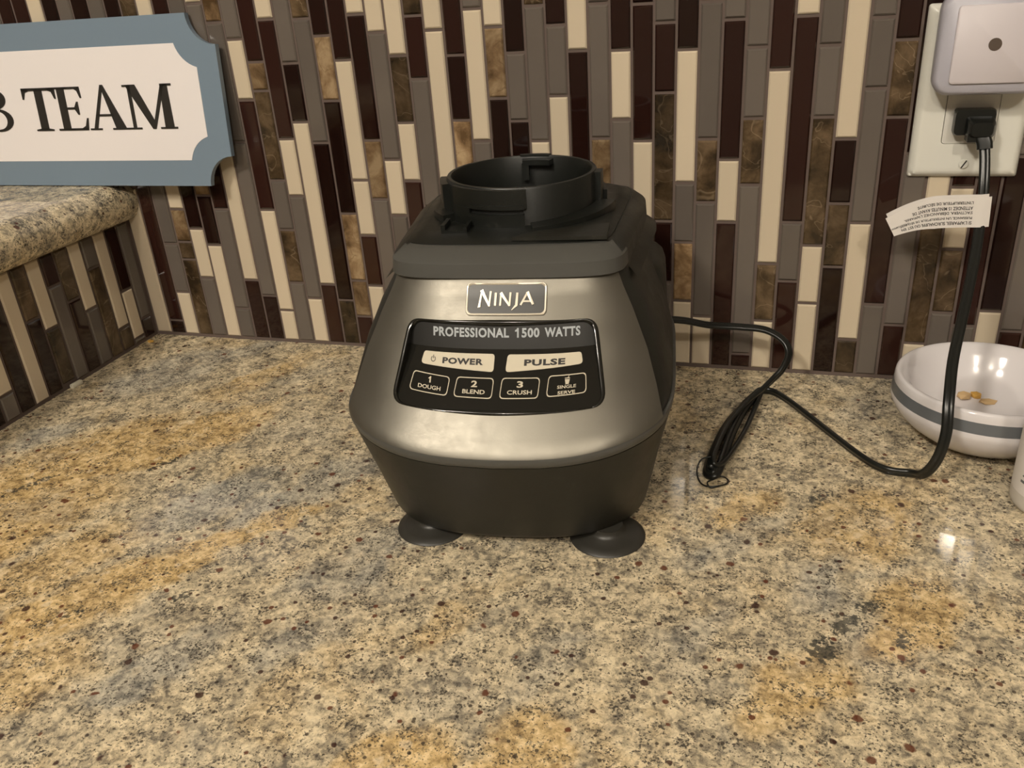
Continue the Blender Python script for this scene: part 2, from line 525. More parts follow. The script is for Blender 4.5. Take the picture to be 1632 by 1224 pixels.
MAT['sign_blue'] = principled('sign_blue', (0.19, 0.255, 0.325), rough=0.30)
MAT['sign_white'] = principled('sign_white', (0.86, 0.82, 0.82), rough=0.35)
MAT['bottle'] = principled('white_bottle', (0.62, 0.58, 0.52), rough=0.35)
MAT['crumb'] = principled('crumb_yellow', (0.72, 0.42, 0.09), rough=0.6)
MAT['crumb2'] = principled('crumb_pale', (0.62, 0.43, 0.22), rough=0.6)
MAT['chip'] = principled('white_chip', (0.66, 0.62, 0.50), rough=0.5)

# ------------------------------------------------------------------ pixel-measured tile joints -> metres on the wall
PITCH = 0.0164136
GAP = 0.0024

def project(X):
    d = Vector(X) - CAM_POS
    c = (d.dot(Vector(R0)), d.dot(Vector(R1)), d.dot(Vector(R2)))
    return 816 + FPX*c[0]/c[2], 612 + FPX*c[1]/c[2]

def z_of_row(x, y, v):
    lo, hi = -0.1, 0.6
    for _ in range(50):
        m = (lo + hi)/2
        if project((x, y, m))[1] > v: lo = m
        else: hi = m
    return (lo + hi)/2

# column : tiles from the top of the picture down, each with the picture row of its lower joint
BACK = {
 -20: [('D', 160)], -19: [('D', 150)], -18: [('W', 90), ('D', 170)], -17: [('D', 120), ('G', 180)], -16: [('G', 140), ('D', 200)],
 -15: [('D', 110), ('M', 200), ('G', 300), ('W', None)],
 -14: [('G', 95), ('M', 205), ('D', 511), ('D', None)],
 -13: [('D', 130), ('W', 215), ('G', 389), ('G', 466), ('W', None)],
 -12: [('M', 100), ('D', 210), ('W', 334), ('T', 386), ('M', 414), ('M', None)],
 -11: [('W', 140), ('G', 230), ('D', 365), ('W', 443), ('G', None)],
 -10: [('D', 150), ('M', 225), ('T', 312), ('D', 391), ('W', None)],
 -9: [('G', 120), ('W', 210), ('D', 334), ('G', 492), ('G', None)],
 -8: [('W', 5.5), ('G', 170), ('W', 447), ('D', None)],
 -7: [('T', 36), ('G', 227), ('G', 472), ('D', None)],
 -6: [('G', 63), ('W', 160), ('D', 335), ('W', 495), ('W', None)],
 -5: [('D', 99), ('T', 145), ('M', 288), ('G', 367), ('M', 451), ('G', None)],
 -4: [('W', 31), ('D', 222), ('W', 313), ('G', 476), ('W', None)],
 -3: [('G', 101), ('D', 195), ('W', 454), ('D', None)],
 -2: [('M', 30), ('G', 228), ('D', 479), ('M', None)],
 -1: [('D', 57), ('T', 161), ('D', 341), ('T', 448), ('T', 505), ('D', None)],
 0: [('D', 96), ('W', 288), ('W', 376), ('D', 456), ('W', 530), ('G', None)],
 1: [('W', 23), ('D', 224), ('T', 318), ('G', 470), ('D', None)],
 2: [('W', 52), ('G', 255), ('W', 344), ('G', 500), ('W', None)],
 3: [('W', 89), ('M', 196), ('W', 289), ('D', 440), ('G', None)],
 4: [('M', 25), ('D', 126), ('G', 330), ('W', 450), ('D', None)],
 5: [('W', 48), ('W', 300), ('D', 400), ('M', 500), ('G', None)],
 6: [('D', 88), ('D', 192), ('T', 290), ('G', 430), ('W', None)],
 7: [('G', 14), ('W', 225), ('G', 350), ('D', 460), ('M', None)],
 8: [('W', 43), ('T', 157), ('D', 320), ('W', 480), ('G', None)],
 9: [('D', 84), ('G', 193), ('D', 370), ('M', 470), ('W', None)],
 10: [('M', 9), ('G', 225), ('W', 330), ('G', 480), ('D', None)],
 11: [('D', 40), ('G', 153), ('W', 340), ('D', 470), ('G', None)],
 12: [('W', 81), ('D', 330), ('G', 430), ('W', None)],
 13: [('G', 5.5), ('G', 221), ('T', 330), ('D', 470), ('M', None)],
 14: [('D', 80), ('W', 191), ('G', 360), ('W', 470), ('D', None)],
 15: [('D', 6), ('D', 225), ('W', 430), ('G', None)],
 16: [('G', 36), ('D', 148), ('M', 353), ('D', 450), ('G', None)],
 17: [('D', 79), ('W', 292), ('G', 387), ('T', 480), ('W', None)],
 18: [('G', 2), ('G', 222), ('M', 323), ('G', 505), ('W', None)],
 19: [('G', 31), ('D', 255), ('W', 355), ('D', None)],
 20: [('G', 75), ('G', 189), ('M', 295), ('G', 565), ('D', None)],
 21: [('D', 111), ('W', 421), ('M', 512), ('W', None)],
 22: [('W', 25), ('D', 355), ('G', 449), ('D', None)],
 23: [('G', 72), ('G', 187), ('M', 392), ('W', 484), ('W', None)],
 24: [('W', 222), ('D', 325), ('M', 426), ('D', None)],
 25: [('G', 27), ('G', 141), ('G', 356), ('W', 542), ('M', None)],
 26: [('D', 63), ('M', 187), ('D', 486), ('G', None)],
 27: [('D', 245), ('G', 519), ('D', None)],
 28: [('G', 60), ('D', 190), ('W', 359), ('M', 548), ('W', None)],
 29: [('W', 110), ('D', 299), ('W', 398), ('M', 499), ('G', None)],
 30: [('M', 90), ('G', 210), ('D', 520), ('G', None)],
 31: [('D', 160), ('G', 250), ('D', 497), ('W', None)],
 32: [('G', 300), ('G', 529), ('D', None)],
 33: [('W', 200), ('M', 560), ('G', None)],
}
LEDGE_TOP, LEDGE_BOT = 0.1592, 0.1212
Z_TOP = 0.335

def tile_mesh(w, h, t=0.006, b=0.0011, jit=0.00012):
    """a bevelled tile lying in the x-z plane, its face towards -y"""
    x, z = w/2, h/2
    j = [rnd.uniform(-jit, jit) for _ in range(3)]
    def fy(px, pz): return -t + j[0]*px/x + j[1]*pz/z
    V = [(-x, 0, -z), (x, 0, -z), (x, 0, z), (-x, 0, z)]
    V += [(px, -t + b*0.9, pz) for px, pz in ((-x, -z), (x, -z), (x, z), (-x, z))]
    V += [(px, fy(px, pz), pz) for px, pz in ((-x+b, -z+b), (x-b, -z+b), (x-b, z-b), (-x+b, z-b))]
    Fc = []
    for a in (0, 4):
        for i in range(4):
            k = (i+1) % 4
            Fc.append((a+i, a+k, a+4+k, a+4+i))
    Fc.append((8, 9, 10, 11))
    return V, Fc

def tile_object(kind, w, h, parent, loc, rot=0.0):
    v, f = tile_mesh(w, h)
    me = bpy.data.meshes.new('tile'); me.from_pydata(v, [], f)
    o = link('tile', me, parent, MAT[kind], loc)
    if rot: o.rotation_euler = (0, 0, rot)
    return o

# ------------------------------------------------------------------ the setting: back wall
X_L, X_R, WALL_TOP = -0.42, 1.25, 0.62
v, f = join([box(X_L, X_R, 0.0016, 0.06, -0.03, WALL_TOP)])
wall_back = link('wall_back', mesh('wall_back', v, f), None, MAT['grout'])
tag(wall_back, 'back wall covered in vertical strips of cream, taupe, maroon and marble mosaic tile', kind='structure')
COL0 = 0.0033
stuff = {'W': [], 'G': [], 'D': [], 'M': []}
def stuff_tile(kind, x0, x1, z0, z1):
    v, f = tile_mesh(x1-x0, z1-z0)
    cx, cz = (x0+x1)/2, (z0+z1)/2
    stuff[kind if kind in stuff else 'M'].append(([(a+cx, b+0.006, c+cz) for a, b, c in v], f))
def fill_random(x0, x1, za, zb):
    z = za
    while z < zb - 0.012:
        h = rnd.choice((0.045, 0.052, 0.095, 0.125))
        z1 = min(z + h, zb)
        stuff_tile(rnd.choice('WGGDDM'), x0, x1, z, z1 - GAP)
        z = z1
for k in range(-41, 61):
    x0 = (k + 15)*PITCH + COL0 - 0.0008
    x1 = x0 + PITCH - GAP + 0.0004
    if k == -15: x0 = 0.0008
    if k == -16: x1 = -0.001
    bottom = 0.0035 if k >= -15 else LEDGE_TOP + 0.002
    if x1 > X_R or x0 < X_L: continue
    if k in BACK:
        rows = BACK[k]
        zt = Z_TOP - 0.012*((k*7) % 5)/5
        zt0 = zt
        for kind, vv in rows:
            zb = bottom if vv is None else z_of_row((x0+x1)/2, 0.0, vv)
            zb = max(zb, bottom)
            if zt - zb > 0.004:
                top = zt - (GAP/2 if zt != zt0 else 0); bot = zb + (GAP/2 if zb != bottom else 0)
                tile_object(kind, x1-x0, top-bot, wall_back, ((x0+x1)/2, 0.006, (top+bot)/2))
            zt = zb
        if zt > bottom + 0.02: fill_random(x0, x1, bottom, zt - GAP/2)
        fill_random(x0, x1, zt0 + GAP, WALL_TOP - 0.003)
    else:
        fill_random(x0, x1, bottom, WALL_TOP - 0.003)
for kd, lst in stuff.items():
    if lst:
        vv_, ff_ = join(lst)
        me = bpy.data.meshes.new('tile_field'); me.from_pydata(vv_, [], ff_)
        tag(link('tile_field', me, wall_back, MAT[kd]), kind='stuff')

# ------------------------------------------------------------------ the rest of the kitchen shell
MAT['ceiling'] = principled('ceiling_paint', (0.74, 0.71, 0.66), rough=0.8)
MAT['paint'] = principled('wall_paint', (0.42, 0.38, 0.32), rough=0.7)
MAT['floorwood'] = principled('floor_wood', (0.13, 0.075, 0.04), rough=0.4)
for nm, bx_, mt in (('ceiling', (-2.6, 3.2, -3.6, 0.06, 1.54, 1.60), 'ceiling'), ('floor', (-2.6, 3.2, -3.6, 0.06, -0.98, -0.92), 'floorwood'),
                    ('wall_front', (-2.6, 3.2, -3.66, -3.6, -0.92, 1.54), 'paint'), ('wall_right', (3.2, 3.26, -3.6, 0.06, -0.92, 1.54), 'paint'),
                    ('wall_far_left', (-2.66, -2.6, -3.6, 0.06, -0.92, 1.54), 'paint'), ('wall_upper', (-2.6, 3.2, 0.004, 0.06, 0.62, 1.54), 'paint')):
    v, f = box(*bx_)
    tag(link(nm, mesh(nm, v, f), None, MAT[mt]), kind='structure')

# ------------------------------------------------------------------ the setting: low left wall
v, f = box(-0.12, -0.0016, -0.66, 0.0016, -0.03, LEDGE_BOT)
wall_left = link('wall_left', mesh('wall_left', v, f), None, MAT['grout'])
tag(wall_left, 'low side wall of vertical mosaic strips below the granite ledge', kind='structure')
LEFT = [
 [('G', 505), ('D', None)],
 [('D', 462), ('W', 537), ('G', None)],
 [('W', 521), ('M', None)],
 [('G', 427), ('M', None)],
 [('W', 492), ('G', None)],
 [('M', 478), ('D', None)],
 [('D', 455), ('G', None)],
 [('W', 523), ('M', 609), ('W', None)],
 [('M', 510), ('D', None)],
 [('W', None)],
 [('D', None)],
 [('W', 629), ('G', None)],
 [('D', None)],
 [('M', 640), ('W', None)],
 [('G', None)], [('W', 660), ('D', None)],
]
for j in range(38):
    ya, yb = -j*PITCH - (0.002 if j else 0.0032), -(j+1)*PITCH + 0.0004
    rows = LEFT[j] if j < len(LEFT) else [(rnd.choice('WGDM'), None)]
    zt = LEDGE_BOT - 0.0015; zt0 = zt
    for kind, vv in rows:
        zb = 0.0035 if vv is None else max(0.0035, z_of_row(0.0, (ya+yb)/2, vv))
        if zt - zb > 0.003:
            top = zt - (GAP/2 if zt != zt0 else 0); bot = zb + (GAP/2 if vv is not None else 0)
            tile_object(kind, ya-yb, top-bot, wall_left, (-0.006, (ya+yb)/2, (top+bot)/2), math.pi/2)
        zt = zb

# ------------------------------------------------------------------ granite worktop and ledge
prof = [(-0.66, -0.028), (-0.655, -0.031), (0.0012, -0.031), (0.0012, 0.0), (-0.645, 0.0), (-0.652, -0.002), (-0.657, -0.006), (-0.66, -0.012)]
secs = [[(x, y, z) for y, z in prof] for x in (0.0 - 0.0012, X_R)]
v, f = loft(secs)
ct = link('granite_worktop', mesh('granite_worktop', v, f), None, MAT['granite'])
tag(ct, 'wide speckled tan, grey and rust granite worktop in the foreground', 'countertop')

OV = 0.0175
T = LEDGE_TOP - LEDGE_BOT
prof = [(-0.30, LEDGE_BOT), (-0.30, LEDGE_TOP)]
for i in range(13):
    a = math.pi/2 - math.pi*i/12
    prof.append((OV - T/2*0.95 + T/2*0.95*math.cos(a)*1.0, (LEDGE_TOP+LEDGE_BOT)/2 + T/2*math.sin(a)))
secs = [[(x, y, z) for x, z in prof] for y in (-0.66, -0.5, -0.35, -0.2, -0.1, 0.001)]
v, f = loft(secs)
lg = link('granite_ledge', sharp(mesh('granite_ledge', v, f), 40), None, MAT['granite'])
tag(lg, 'raised granite ledge with rounded edge on top of the low side wall', 'ledge')

# ------------------------------------------------------------------ sign on the ledge
LEAN = math.atan2(0.014, 0.138)
sg = empty('wall_sign', (0, -0.022, LEDGE_TOP + 0.0008))
sg.rotation_euler = (-LEAN, 0, 0)
tag(sg, 'blue-grey sign with white centre and black serif letters leaning on the tiles', 'sign')
SH = 0.1425
SX0, SX1 = -0.40, 0.1455
def notched(x0, x1, z0, z1, r, n=9, sq=1.0):
    out = []
    for cx, cz, a0, sgn in ((x1, z0, 180, -1), (x1, z1, 270, -1), (x0, z1, 0, -1), (x0, z0, 90, -1)):
        for i in range(n + 1):
            a = math.radians(a0 + sgn*90*i/n)
            out.append((cx + r*math.cos(a)*sq, cz + r*math.sin(a)))
    return out
out_b = notched(SX0, SX1, 0.0, SH, 0.0255)
v, f = slab(out_b, lambda x, z: (x, 0.005, z), lambda x, z: (x, 0.0, z))
link('board', mesh('board', v, f), sg, MAT['sign_blue'])
def scooped(x0, x1, z0, z1, a, pull, n=8):
    out = []
    for (px, pz), (qx, qz), (cx, cz) in (((x1-a, z0), (x1, z0+a), (x1, z0)), ((x1, z1-a), (x1-a, z1), (x1, z1)), ((x0+a, z1), (x0, z1-a), (x0, z1)), ((x0, z0+a), (x0+a, z0), (x0, z0))):
        mx, mz = (px+qx)/2, (pz+qz)/2
        kx, kz = mx + (mx-cx)*pull, mz + (mz-cz)*pull
        for i in range(n + 1):
            t = i/n
            out.append((px*(1-t)**2 + 2*kx*t*(1-t) + qx*t*t, pz*(1-t)**2 + 2*kz*t*(1-t) + qz*t*t))
    return out
in_b = scooped(SX0 + 0.02, 0.1245, 0.0225, 0.1195, 0.0200, 0.55)
v, f = slab(in_b, lambda x, z: (x, 0.001, z), lambda x, z: (x, -0.0004, z))
tag(link('white_panel', mesh('white_panel', v, f), sg, MAT['sign_white']), 'white centre panel with scooped corners')

def poly_solid(polys, y0, y1, fn=None):
    parts = []
    for p in polys:
        v, f = slab(p, lambda x, z: (x, y0, z), lambda x, z: (x, y1, z))
        parts.append((v, f))
    return join(parts)
def letter(name, polys, x0, w, base=0.0498, cap=0.0377, lab=None):
    P = [[(x0 + w*a, base + cap*b) for a, b in p] for p in polys]
    v, f = poly_solid(P, 0.0, -0.0012)
    o = link('letter', mesh('letter_' + name, v, f), sg, MAT['ink'])
    return o
def bar(xa, xb, ya, yb): return [(xa, ya), (xb, ya), (xb, yb), (xa, yb)]
letter('t', [bar(.385, .615, .03, .97), [(.24, 0), (.76, 0), (.76, .035), (.60, .06), (.40, .06), (.24, .035)],
             [(.02, .935), (.98, .935), (1.0, 1.0), (.0, 1.0)], [(0, 1), (0, .74), (.035, .74), (.10, .90), (.22, .94), (.2, 1)], [(1, 1), (.8, 1), (.78, .94), (.90, .90), (.965, .74), (1, .74)]], -0.0675, 0.0375)
letter('e', [bar(.17, .40, .02, .98), bar(.02, .54, 0, .045), bar(.02, .5, .955, 1.0), bar(.36, .88, .95, 1.0), [(.70, .96), (.88, 1.0), (.90, .74), (.86, .74), (.80, .90)],
             bar(.36, .70, .485, .535), [(.62, .51), (.72, .66), (.76, .66), (.76, .36), (.72, .36)], bar(.36, .95, 0, .05), [(.72, .03), (.95, 0), (1.0, .28), (.96, .28), (.88, .10)]], -0.0335, 0.0355)
letter('a', [[(.43, 1.02), (.50, 1.02), (.93, .02), (.67, .02)], [(.095, .02), (.185, .02), (.48, .94), (.43, 1.0)], bar(.24, .66, .31, .36), bar(0, .30, 0, .04), bar(.58, 1.0, 0, .04)], 0.0025, 0.0425)
letter('m', [[(.06, 1.0), (.26, 1.0), (.56, .18), (.50, .0)], [(.50, 0), (.56, .0), (.86, 1.0), (.78, .98)], bar(.10, .165, .02, .98), [(.755, .02), (.935, .02), (.91, 1.0), (.77, 1.0)], bar(0, .27, 0, .04), bar(.66, 1.0, 0, .04), bar(0, .16, .955, 1.0), bar(.82, .99, .955, 1.0)], 0.0445, 0.0515)
def arc(cx, cy, rx, ry, a0, a1, n=14):
    return [(cx + rx*math.cos(math.radians(a0 + (a1-a0)*i/n)), cy + ry*math.sin(math.radians(a0 + (a1-a0)*i/n))) for i in range(n+1)]
up = arc(.45, .765, .42, .235, -90, 90) + list(reversed(arc(.45, .765, .22, .185, -90, 90)))
lo = arc(.48, .27, .52, .27, -90, 90) + list(reversed(arc(.48, .27, .31, .215, -90, 90)))
letter('b', [bar(.14, .34, .02, .98), bar(0, .5, 0, .05), bar(0, .47, .95, 1.0), bar(.3, .5, .50, .55), up, lo], -0.1165, 0.0325)

# ------------------------------------------------------------------ outlet plate, night light
op = empty('outlet_plate', (0.7285, 0, 0.221))
tag(op, 'ivory wall outlet plate on the mosaic tiles, screw near its lower edge', 'outlet')
out_p = rrect(0.0705, 0.1145, 0.002, 3)
inn_p = rrect(0.0335, 0.067, 0.0022, 3)
def plate_y(x, z):
    e = min(0.0352 - abs(x), 0.0572 - abs(z))
    t = max(0.0, min(1.0, e/0.0045))
    return -0.0012 - 0.0050*math.sin(t*math.pi/2)
outer_d = dense(out_p, 0.006)
ring2 = dense(rrect(0.0665, 0.1105, 0.003, 3), 0.006)
ring3 = dense(rrect(0.062, 0.106, 0.004, 3), 0.006)
v, f = slab(outer_d, lambda x, z: (x, 0.0, z), lambda x, z: (x, plate_y(x, z), z), holes=[dense(inn_p, 0.01)], step=0.0022)
link('plate', sharp(mesh('plate', v, f), 50), op, MAT['plate'])
v, f = slab(rrect(0.0327, 0.0662, 0.0018, 3), lambda x, z: (x, 0.0, z), lambda x, z: (x, -0.0066, z))
rc = link('receptacle', mesh('receptacle', v, f), op, MAT['recept'])
for sz in (-1, 1):
    for sx, hh in ((-0.0062, 0.0085), (0.0062, 0.0068)):
        v, f = box(sx-0.0009, sx+0.0009, -0.00675, -0.0062, sz*0.0195+0.002-hh/2, sz*0.0195+0.002+hh/2)
        link('slot', mesh('slot', v, f), rc, MAT['ink'])
secs = lathe([(0.0034, 0.0), (0.0034, 0.0006), (0.0026, 0.0013), (0.0, 0.0015)], 20)
v, f = loft(secs[:-1], True, True)
sc = link('screw', sharp(mesh('screw', v, f), 40), op, MAT['plate'], (0, -0.0060, -0.0475))
sc.rotation_euler = (math.pi/2, 0, 0)
v, f = box(-0.0030, 0.0030, -0.00045, 0.00045, 0.00125, 0.0014)
o = link('screw_slot', mesh('screw_slot', v, f), sc, MAT['ink']); o.rotation_euler = (0, 0, math.radians(60))

nl = empty('night_light', (0.7307, -0.0068, 0.2545))
tag(nl, 'pale lavender square night light with round brown sensor plugged into the outlet', 'night light')
def sq_loft(specs, z0=0.0):
    return loft([[(x, y, z) for x, z in rrect(w, h, r, 6)] for y, w, h, r in specs])
v, f = sq_loft([(-0.004, 0.052, 0.052, 0.008), (-0.0065, 0.060, 0.058, 0.009), (-0.0100, 0.0655, 0.0625, 0.0105), (-0.0185, 0.066, 0.063, 0.0105), (-0.0225, 0.0635, 0.0605, 0.0100), (-0.0240, 0.060, 0.057, 0.009)])
link('housing', sharp(mesh('housing', v, f), 50), nl, MAT['nl_body'])
v, f = sq_loft([(-0.0235, 0.0475, 0.0475, 0.0025), (-0.0252, 0.0475, 0.0475, 0.0025), (-0.0257, 0.0465, 0.0465, 0.0022)])
fc = link('front_panel', sharp(mesh('front_panel', v, f), 50), nl, MAT['nl_face'])
v, f = loft([[(x, y, z) for x, z in circle2(0.0039, 20)] for y in (-0.0250, -0.0259)])
link('sensor', mesh('sensor', v, f), fc, MAT['nl_dot'])
v, f = join([box(-0.0125, 0.0125, -0.0045, 0.0001, -0.016, 0.010)])
link('plug_block', mesh('plug_block', v, f), nl, MAT['nl_body'])

# ------------------------------------------------------------------ blender motor base
TH = math.radians(7.0)
BO = Vector((0.4466, -0.1557, 0.0))
bb = empty('blender_base', BO, TH)
tag(bb, 'gunmetal and black blender motor base with control panel and open jar collar', 'blender base')
MM = 0.001
ZT = [6, 8, 11, 40, 62, 68, 72, 75, 80, 95, 115, 137, 150, 158]
HWT = [82, 84.5, 85.5, 92, 97.5, 99.5, 100.6, 101, 100.6, 98, 93.5, 85, 77.5, 73]
YFT = [-115, -119, -121, -130, -136, -137.8, -138.8, -138.6, -135, -122, -104.5, -87, -77, -72.5]
YRT = [74, 78, 80, 86, 88, 89, 90, 90, 90, 89, 88, 86, 85, 84]
NFT = [4, 4, 4, 4.2, 4.5, 4.5, 4.5, 4.5, 4.5, 4.4, 4.2, 4.2, 4.5, 4.5]
SGT = [12, 12, 12, 12.5, 13, 13, 13, 13, 12.5, 11, 9, 6, 4, 4]
YM = -15.0
def P_(z, t): return float(np.interp(z, ZT, t))
def yfront(x, z, ins=0.0):
    hw = P_(z, HWT) - ins; yf = P_(z, YFT) + ins; n = P_(z, NFT)
    a = min(1.0, abs(x)/hw)
    return YM + (yf - YM)*max(0.0, 1 - a**n)**(1/n) + P_(z, SGT)*a*a*(1-a**8)
RISE = 13.0
def rise(x, z):
    w = float(np.interp(z, [8, 72, 78, 96, 150], [0, 1, 1, 0.62, 0.0]))
    t = min(1.0, abs(x)/100.0)**2.4
    return RISE*w*t
def section(hw, yf, yr, nf, sag, z, N=120, nr=4.0, ym=YM):
    out = []
    for i in range(N):
        t = 2*math.pi*i/N
        c, s = math.cos(t), math.sin(t)
        n = nf if s < 0 else nr
        x = hw*math.copysign(abs(c)**(2/n), c)
        if s < 0:
            a = abs(x)/hw
            y = ym + (yf - ym)*abs(s)**(2/n) + sag*a*a*(1-a**8)
        else:
            y = ym + (yr - ym)*abs(s)**(2/n)
        out.append((x*MM, y*MM, (z + rise(x, z))*MM))
    return out
def body_section(z, ins=0.0):
    return section(P_(z, HWT)-ins, P_(z, YFT)+ins, P_(z, YRT)-ins, P_(z, NFT), P_(z, SGT), z)

# lower skirt
zs = [6, 7, 8, 11, 25, 40, 55, 64, 68.2]
v, f = loft([body_section(z, 0.0) for z in zs] + [body_section(69.2, 3.0)], True, True)
link('lower_housing', sharp(mesh('lower_housing', v, f), 40), bb, MAT['body'])

v, f = loft([body_section(z, i_) for z, i_ in ((67.6, 3.5), (68.4, 0.4), (69.0, -0.1), (71.5, -0.2), (73.6, 0.0), (74.8, 0.5), (75.4, 3.0))], False, False)
link('ridge_band', sharp(mesh('ridge_band', v, f), 45), bb, MAT['trim'])
# upper dark body with the pocket of the control panel left open behind the face
def dent(p, z):
    x, y, zz = p
    if 84 < z < 146 and abs(x) < 0.072 and y < -0.03:
        w = min(1, (z-84)/6, (146-z)/5)*min(1, (0.072-abs(x))/0.006)
        return (x, y + 0.012*w, zz)
    return p
zs = [68, 72, 75, 80, 84, 88, 92, 95, 102, 108, 115, 122, 130, 137, 141, 144, 146, 150, 154, 158.5]
v, f = loft([[dent(p, z) for p in body_section(z, 2.0)] for z in zs], True, True)
link('upper_housing', sharp(mesh('upper_housing', v, f), 40), bb, MAT['body'])

# rear motor bulge
secs = []
for z, hw, y0, yr in ((66, 92, -20, 92), (80, 94.5, -12, 93), (100, 94.5, -4, 93), (115, 93.8, 4, 92), (124, 93.2, 8, 91), (129, 91.5, 13, 90), (132, 88.5, 17, 88), (133.5, 84, 21, 85)):
    ym = (y0+yr)/2
    secs.append([(x*MM, (ym + (yr-y0)/2*math.copysign(abs(math.sin(t))**(2/5), math.sin(t)))*MM, z*MM) for t in [2*math.pi*i/72 for i in range(72)] for x in [hw*math.copysign(abs(math.cos(t))**(2/5), math.cos(t))]])
v, f = loft(secs)
link('rear_housing', sharp(mesh('rear_housing', v, f), 50), bb, MAT['body'])

# gunmetal face shell with a window for the panel
XS_Z = [67, 70, 75, 95, 115, 137, 150, 158.5]
XS_X = [93, 93.5, 93.5, 89.5, 84, 75.5, 69.5, 66]
def xs(z): return float(np.interp(z, XS_Z, XS_X))
PAN = round_poly([(-61.5, 95.3), (61.5, 95.3), (54.5, 136.2), (-54.5, 136.2)], [6.5, 6.5, 8.5, 8.5], 6)
PAN = dense(PAN, 3.0)
NRM = Vector((0, -0.78, 0.63))
def face_pt(x, z, h=0.0):
    p = Vector((x, yfront(x, z), z + rise(x, z))) + NRM*h
    return tuple(p*MM)
def face_uv(u, z, h=0.0): return face_pt(u*xs(z), z, h)
zr = [74.6, 76, 78] + list(range(82, 158, 4)) + [158.4]
us = [math.sin(math.radians(a)) for a in range(-90, 91, 3)]
outline = [(u*60, 74.6) for u in us[:-1]] + [(60, z) for z in zr[:-1]] + [(u*60, 158.4) for u in reversed(us[1:])] + [(-60, z) for z in reversed(zr[1:])]
hole = [(p[0]/xs(p[1])*60, p[1]) for p in PAN]
def shell_out(a, z):
    lip = max(0.0, (75 - z)/8.0)
    x = a/60*xs(z)
    p = Vector((x, yfront(x, z), z + rise(x, z)))
    return tuple(p*MM)
def shell_in(a, z):
    p = Vector(shell_out(a, z))
    x = a/60
    return tuple(p + Vector((-0.0016*x*abs(x), 0.0016*(1-0.5*abs(x)), -0.0008)))
v, f = slab(outline, shell_in, shell_out, holes=[hole], step=2.4)
link('face_shell', sharp(mesh('face_shell', v, f), 40), bb, MAT['face'])

# glossy control panel: pocket walls, sloping key area, upper name strip
def dep(z): return float(np.interp(z, [90, 95.3, 125, 136.4, 140], [1.0, 1.0, 6.0, 1.6, 1.6]))
def panel_pt(x, z, h=0.0):
    p = Vector((x, yfront(x, z), z + rise(x, z))) - NRM*(dep(z) - h)
    return tuple(p*MM)
pan = empty('control_panel', (0, 0, 0)); pan.parent = bb
row = [p for p in PAN]
zl = 125.0
n = len(row)
V = [face_pt(x, z, 0.9) for x, z in row] + [face_pt(x*1.0, z, 0.3) for x, z in row]
cxp, czp = 0.0, 115.0
def shrink(p, k): 
    d = Vector((p[0]-cxp, p[1]-czp)); L = d.length
    return (cxp + d.x*(1-k/L), czp + d.y*(1-k/L))
def grow(p, k): return shrink(p, -k)
r0 = [face_pt(*grow(p, 1.3), -0.2) for p in row]
r1 = [face_pt(*grow(p, 1.0), 0.55) for p in row]
r2 = [face_pt(*p, 0.75) for p in row]
r3 = [face_pt(*shrink(p, 0.9), 0.35) for p in row]
r4 = [panel_pt(*shrink(p, 1.6), -0.6) for p in row]
v, f = loft([r0, r1, r2, r3, r4], False, False)
link('bezel', sharp(mesh('bezel', v, f), 60), pan, MAT['gloss'])
inner = [shrink(p, 1.3) for p in row]
v, f = cdt_fill([p for p in inner], step=2.6)
lowv = [(x, z) for x, z in inner]
def clip(poly, zc, keep_low):
    out = []
    for i in range(len(poly)):
        a, b = poly[i-1], poly[i]
        ka, kb = (a[1] <= zc) == keep_low, (b[1] <= zc) == keep_low
        if ka != kb:
            t = (zc - a[1])/(b[1]-a[1]); out.append((a[0] + (b[0]-a[0])*t, zc))
        if kb: out.append(b)
    return out
lowp = dense(clip(inner, zl, True), 3.0); upp = dense(clip(inner, zl, False), 3.0)
v, f = slab(lowp, lambda x, z: panel_pt(x, z, -1.2), lambda x, z: panel_pt(x, z, 0.0), step=2.6)
link('key_area', sharp(mesh('key_area', v, f), 40), pan, MAT['gloss'])
v, f = slab(upp, lambda x, z: panel_pt(x, z, -1.2), lambda x, z: panel_pt(x, z, 0.0), step=2.6)
link('name_strip', sharp(mesh('name_strip', v, f), 40), pan, MAT['strip'])

def panel_ct(x, z, h=0.0): return panel_pt(x + 2.5, z, h)
def conform(vs, cx, cz, fn, h, shear=0.0):
    return [fn(cx + x, cz + y + shear*x, h) for x, y in vs]
def panel_text(body, cx, cz, w, hgt, mat, parent, h=0.25, off=0.0, shear=0.0, sp=1.0, name='lettering'):
    vs, fs = text_fit(body, w, hgt, off, sp)
    return link(name, mesh(name, conform(vs, cx, cz, panel_ct, h, shear), fs), parent, mat)
for wd_, cx_, w_ in (('PROFESSIONAL', -20.0, 45.5), ('500', 15.3, 10.3), ('WATTS', 33.6, 20.3)):
    panel_text(wd_, cx_, 132.0, w_, 4.2, MAT['print_blue'], pan, 0.3, 0.035, 0.0, 1.1)
one = [(-0.05, -2.1), (0.95, -2.1), (0.95, 2.1), (0.1, 2.1), (-0.35, 1.45), (-1.2, 1.15), (-1.2, 0.45), (-0.05, 0.6)]
vs_, fs_ = cdt_fill(one)
link('lettering', mesh('lettering', conform(vs_, 7.5, 132.0, panel_ct, 0.3), fs_), pan, MAT['print_blue'])

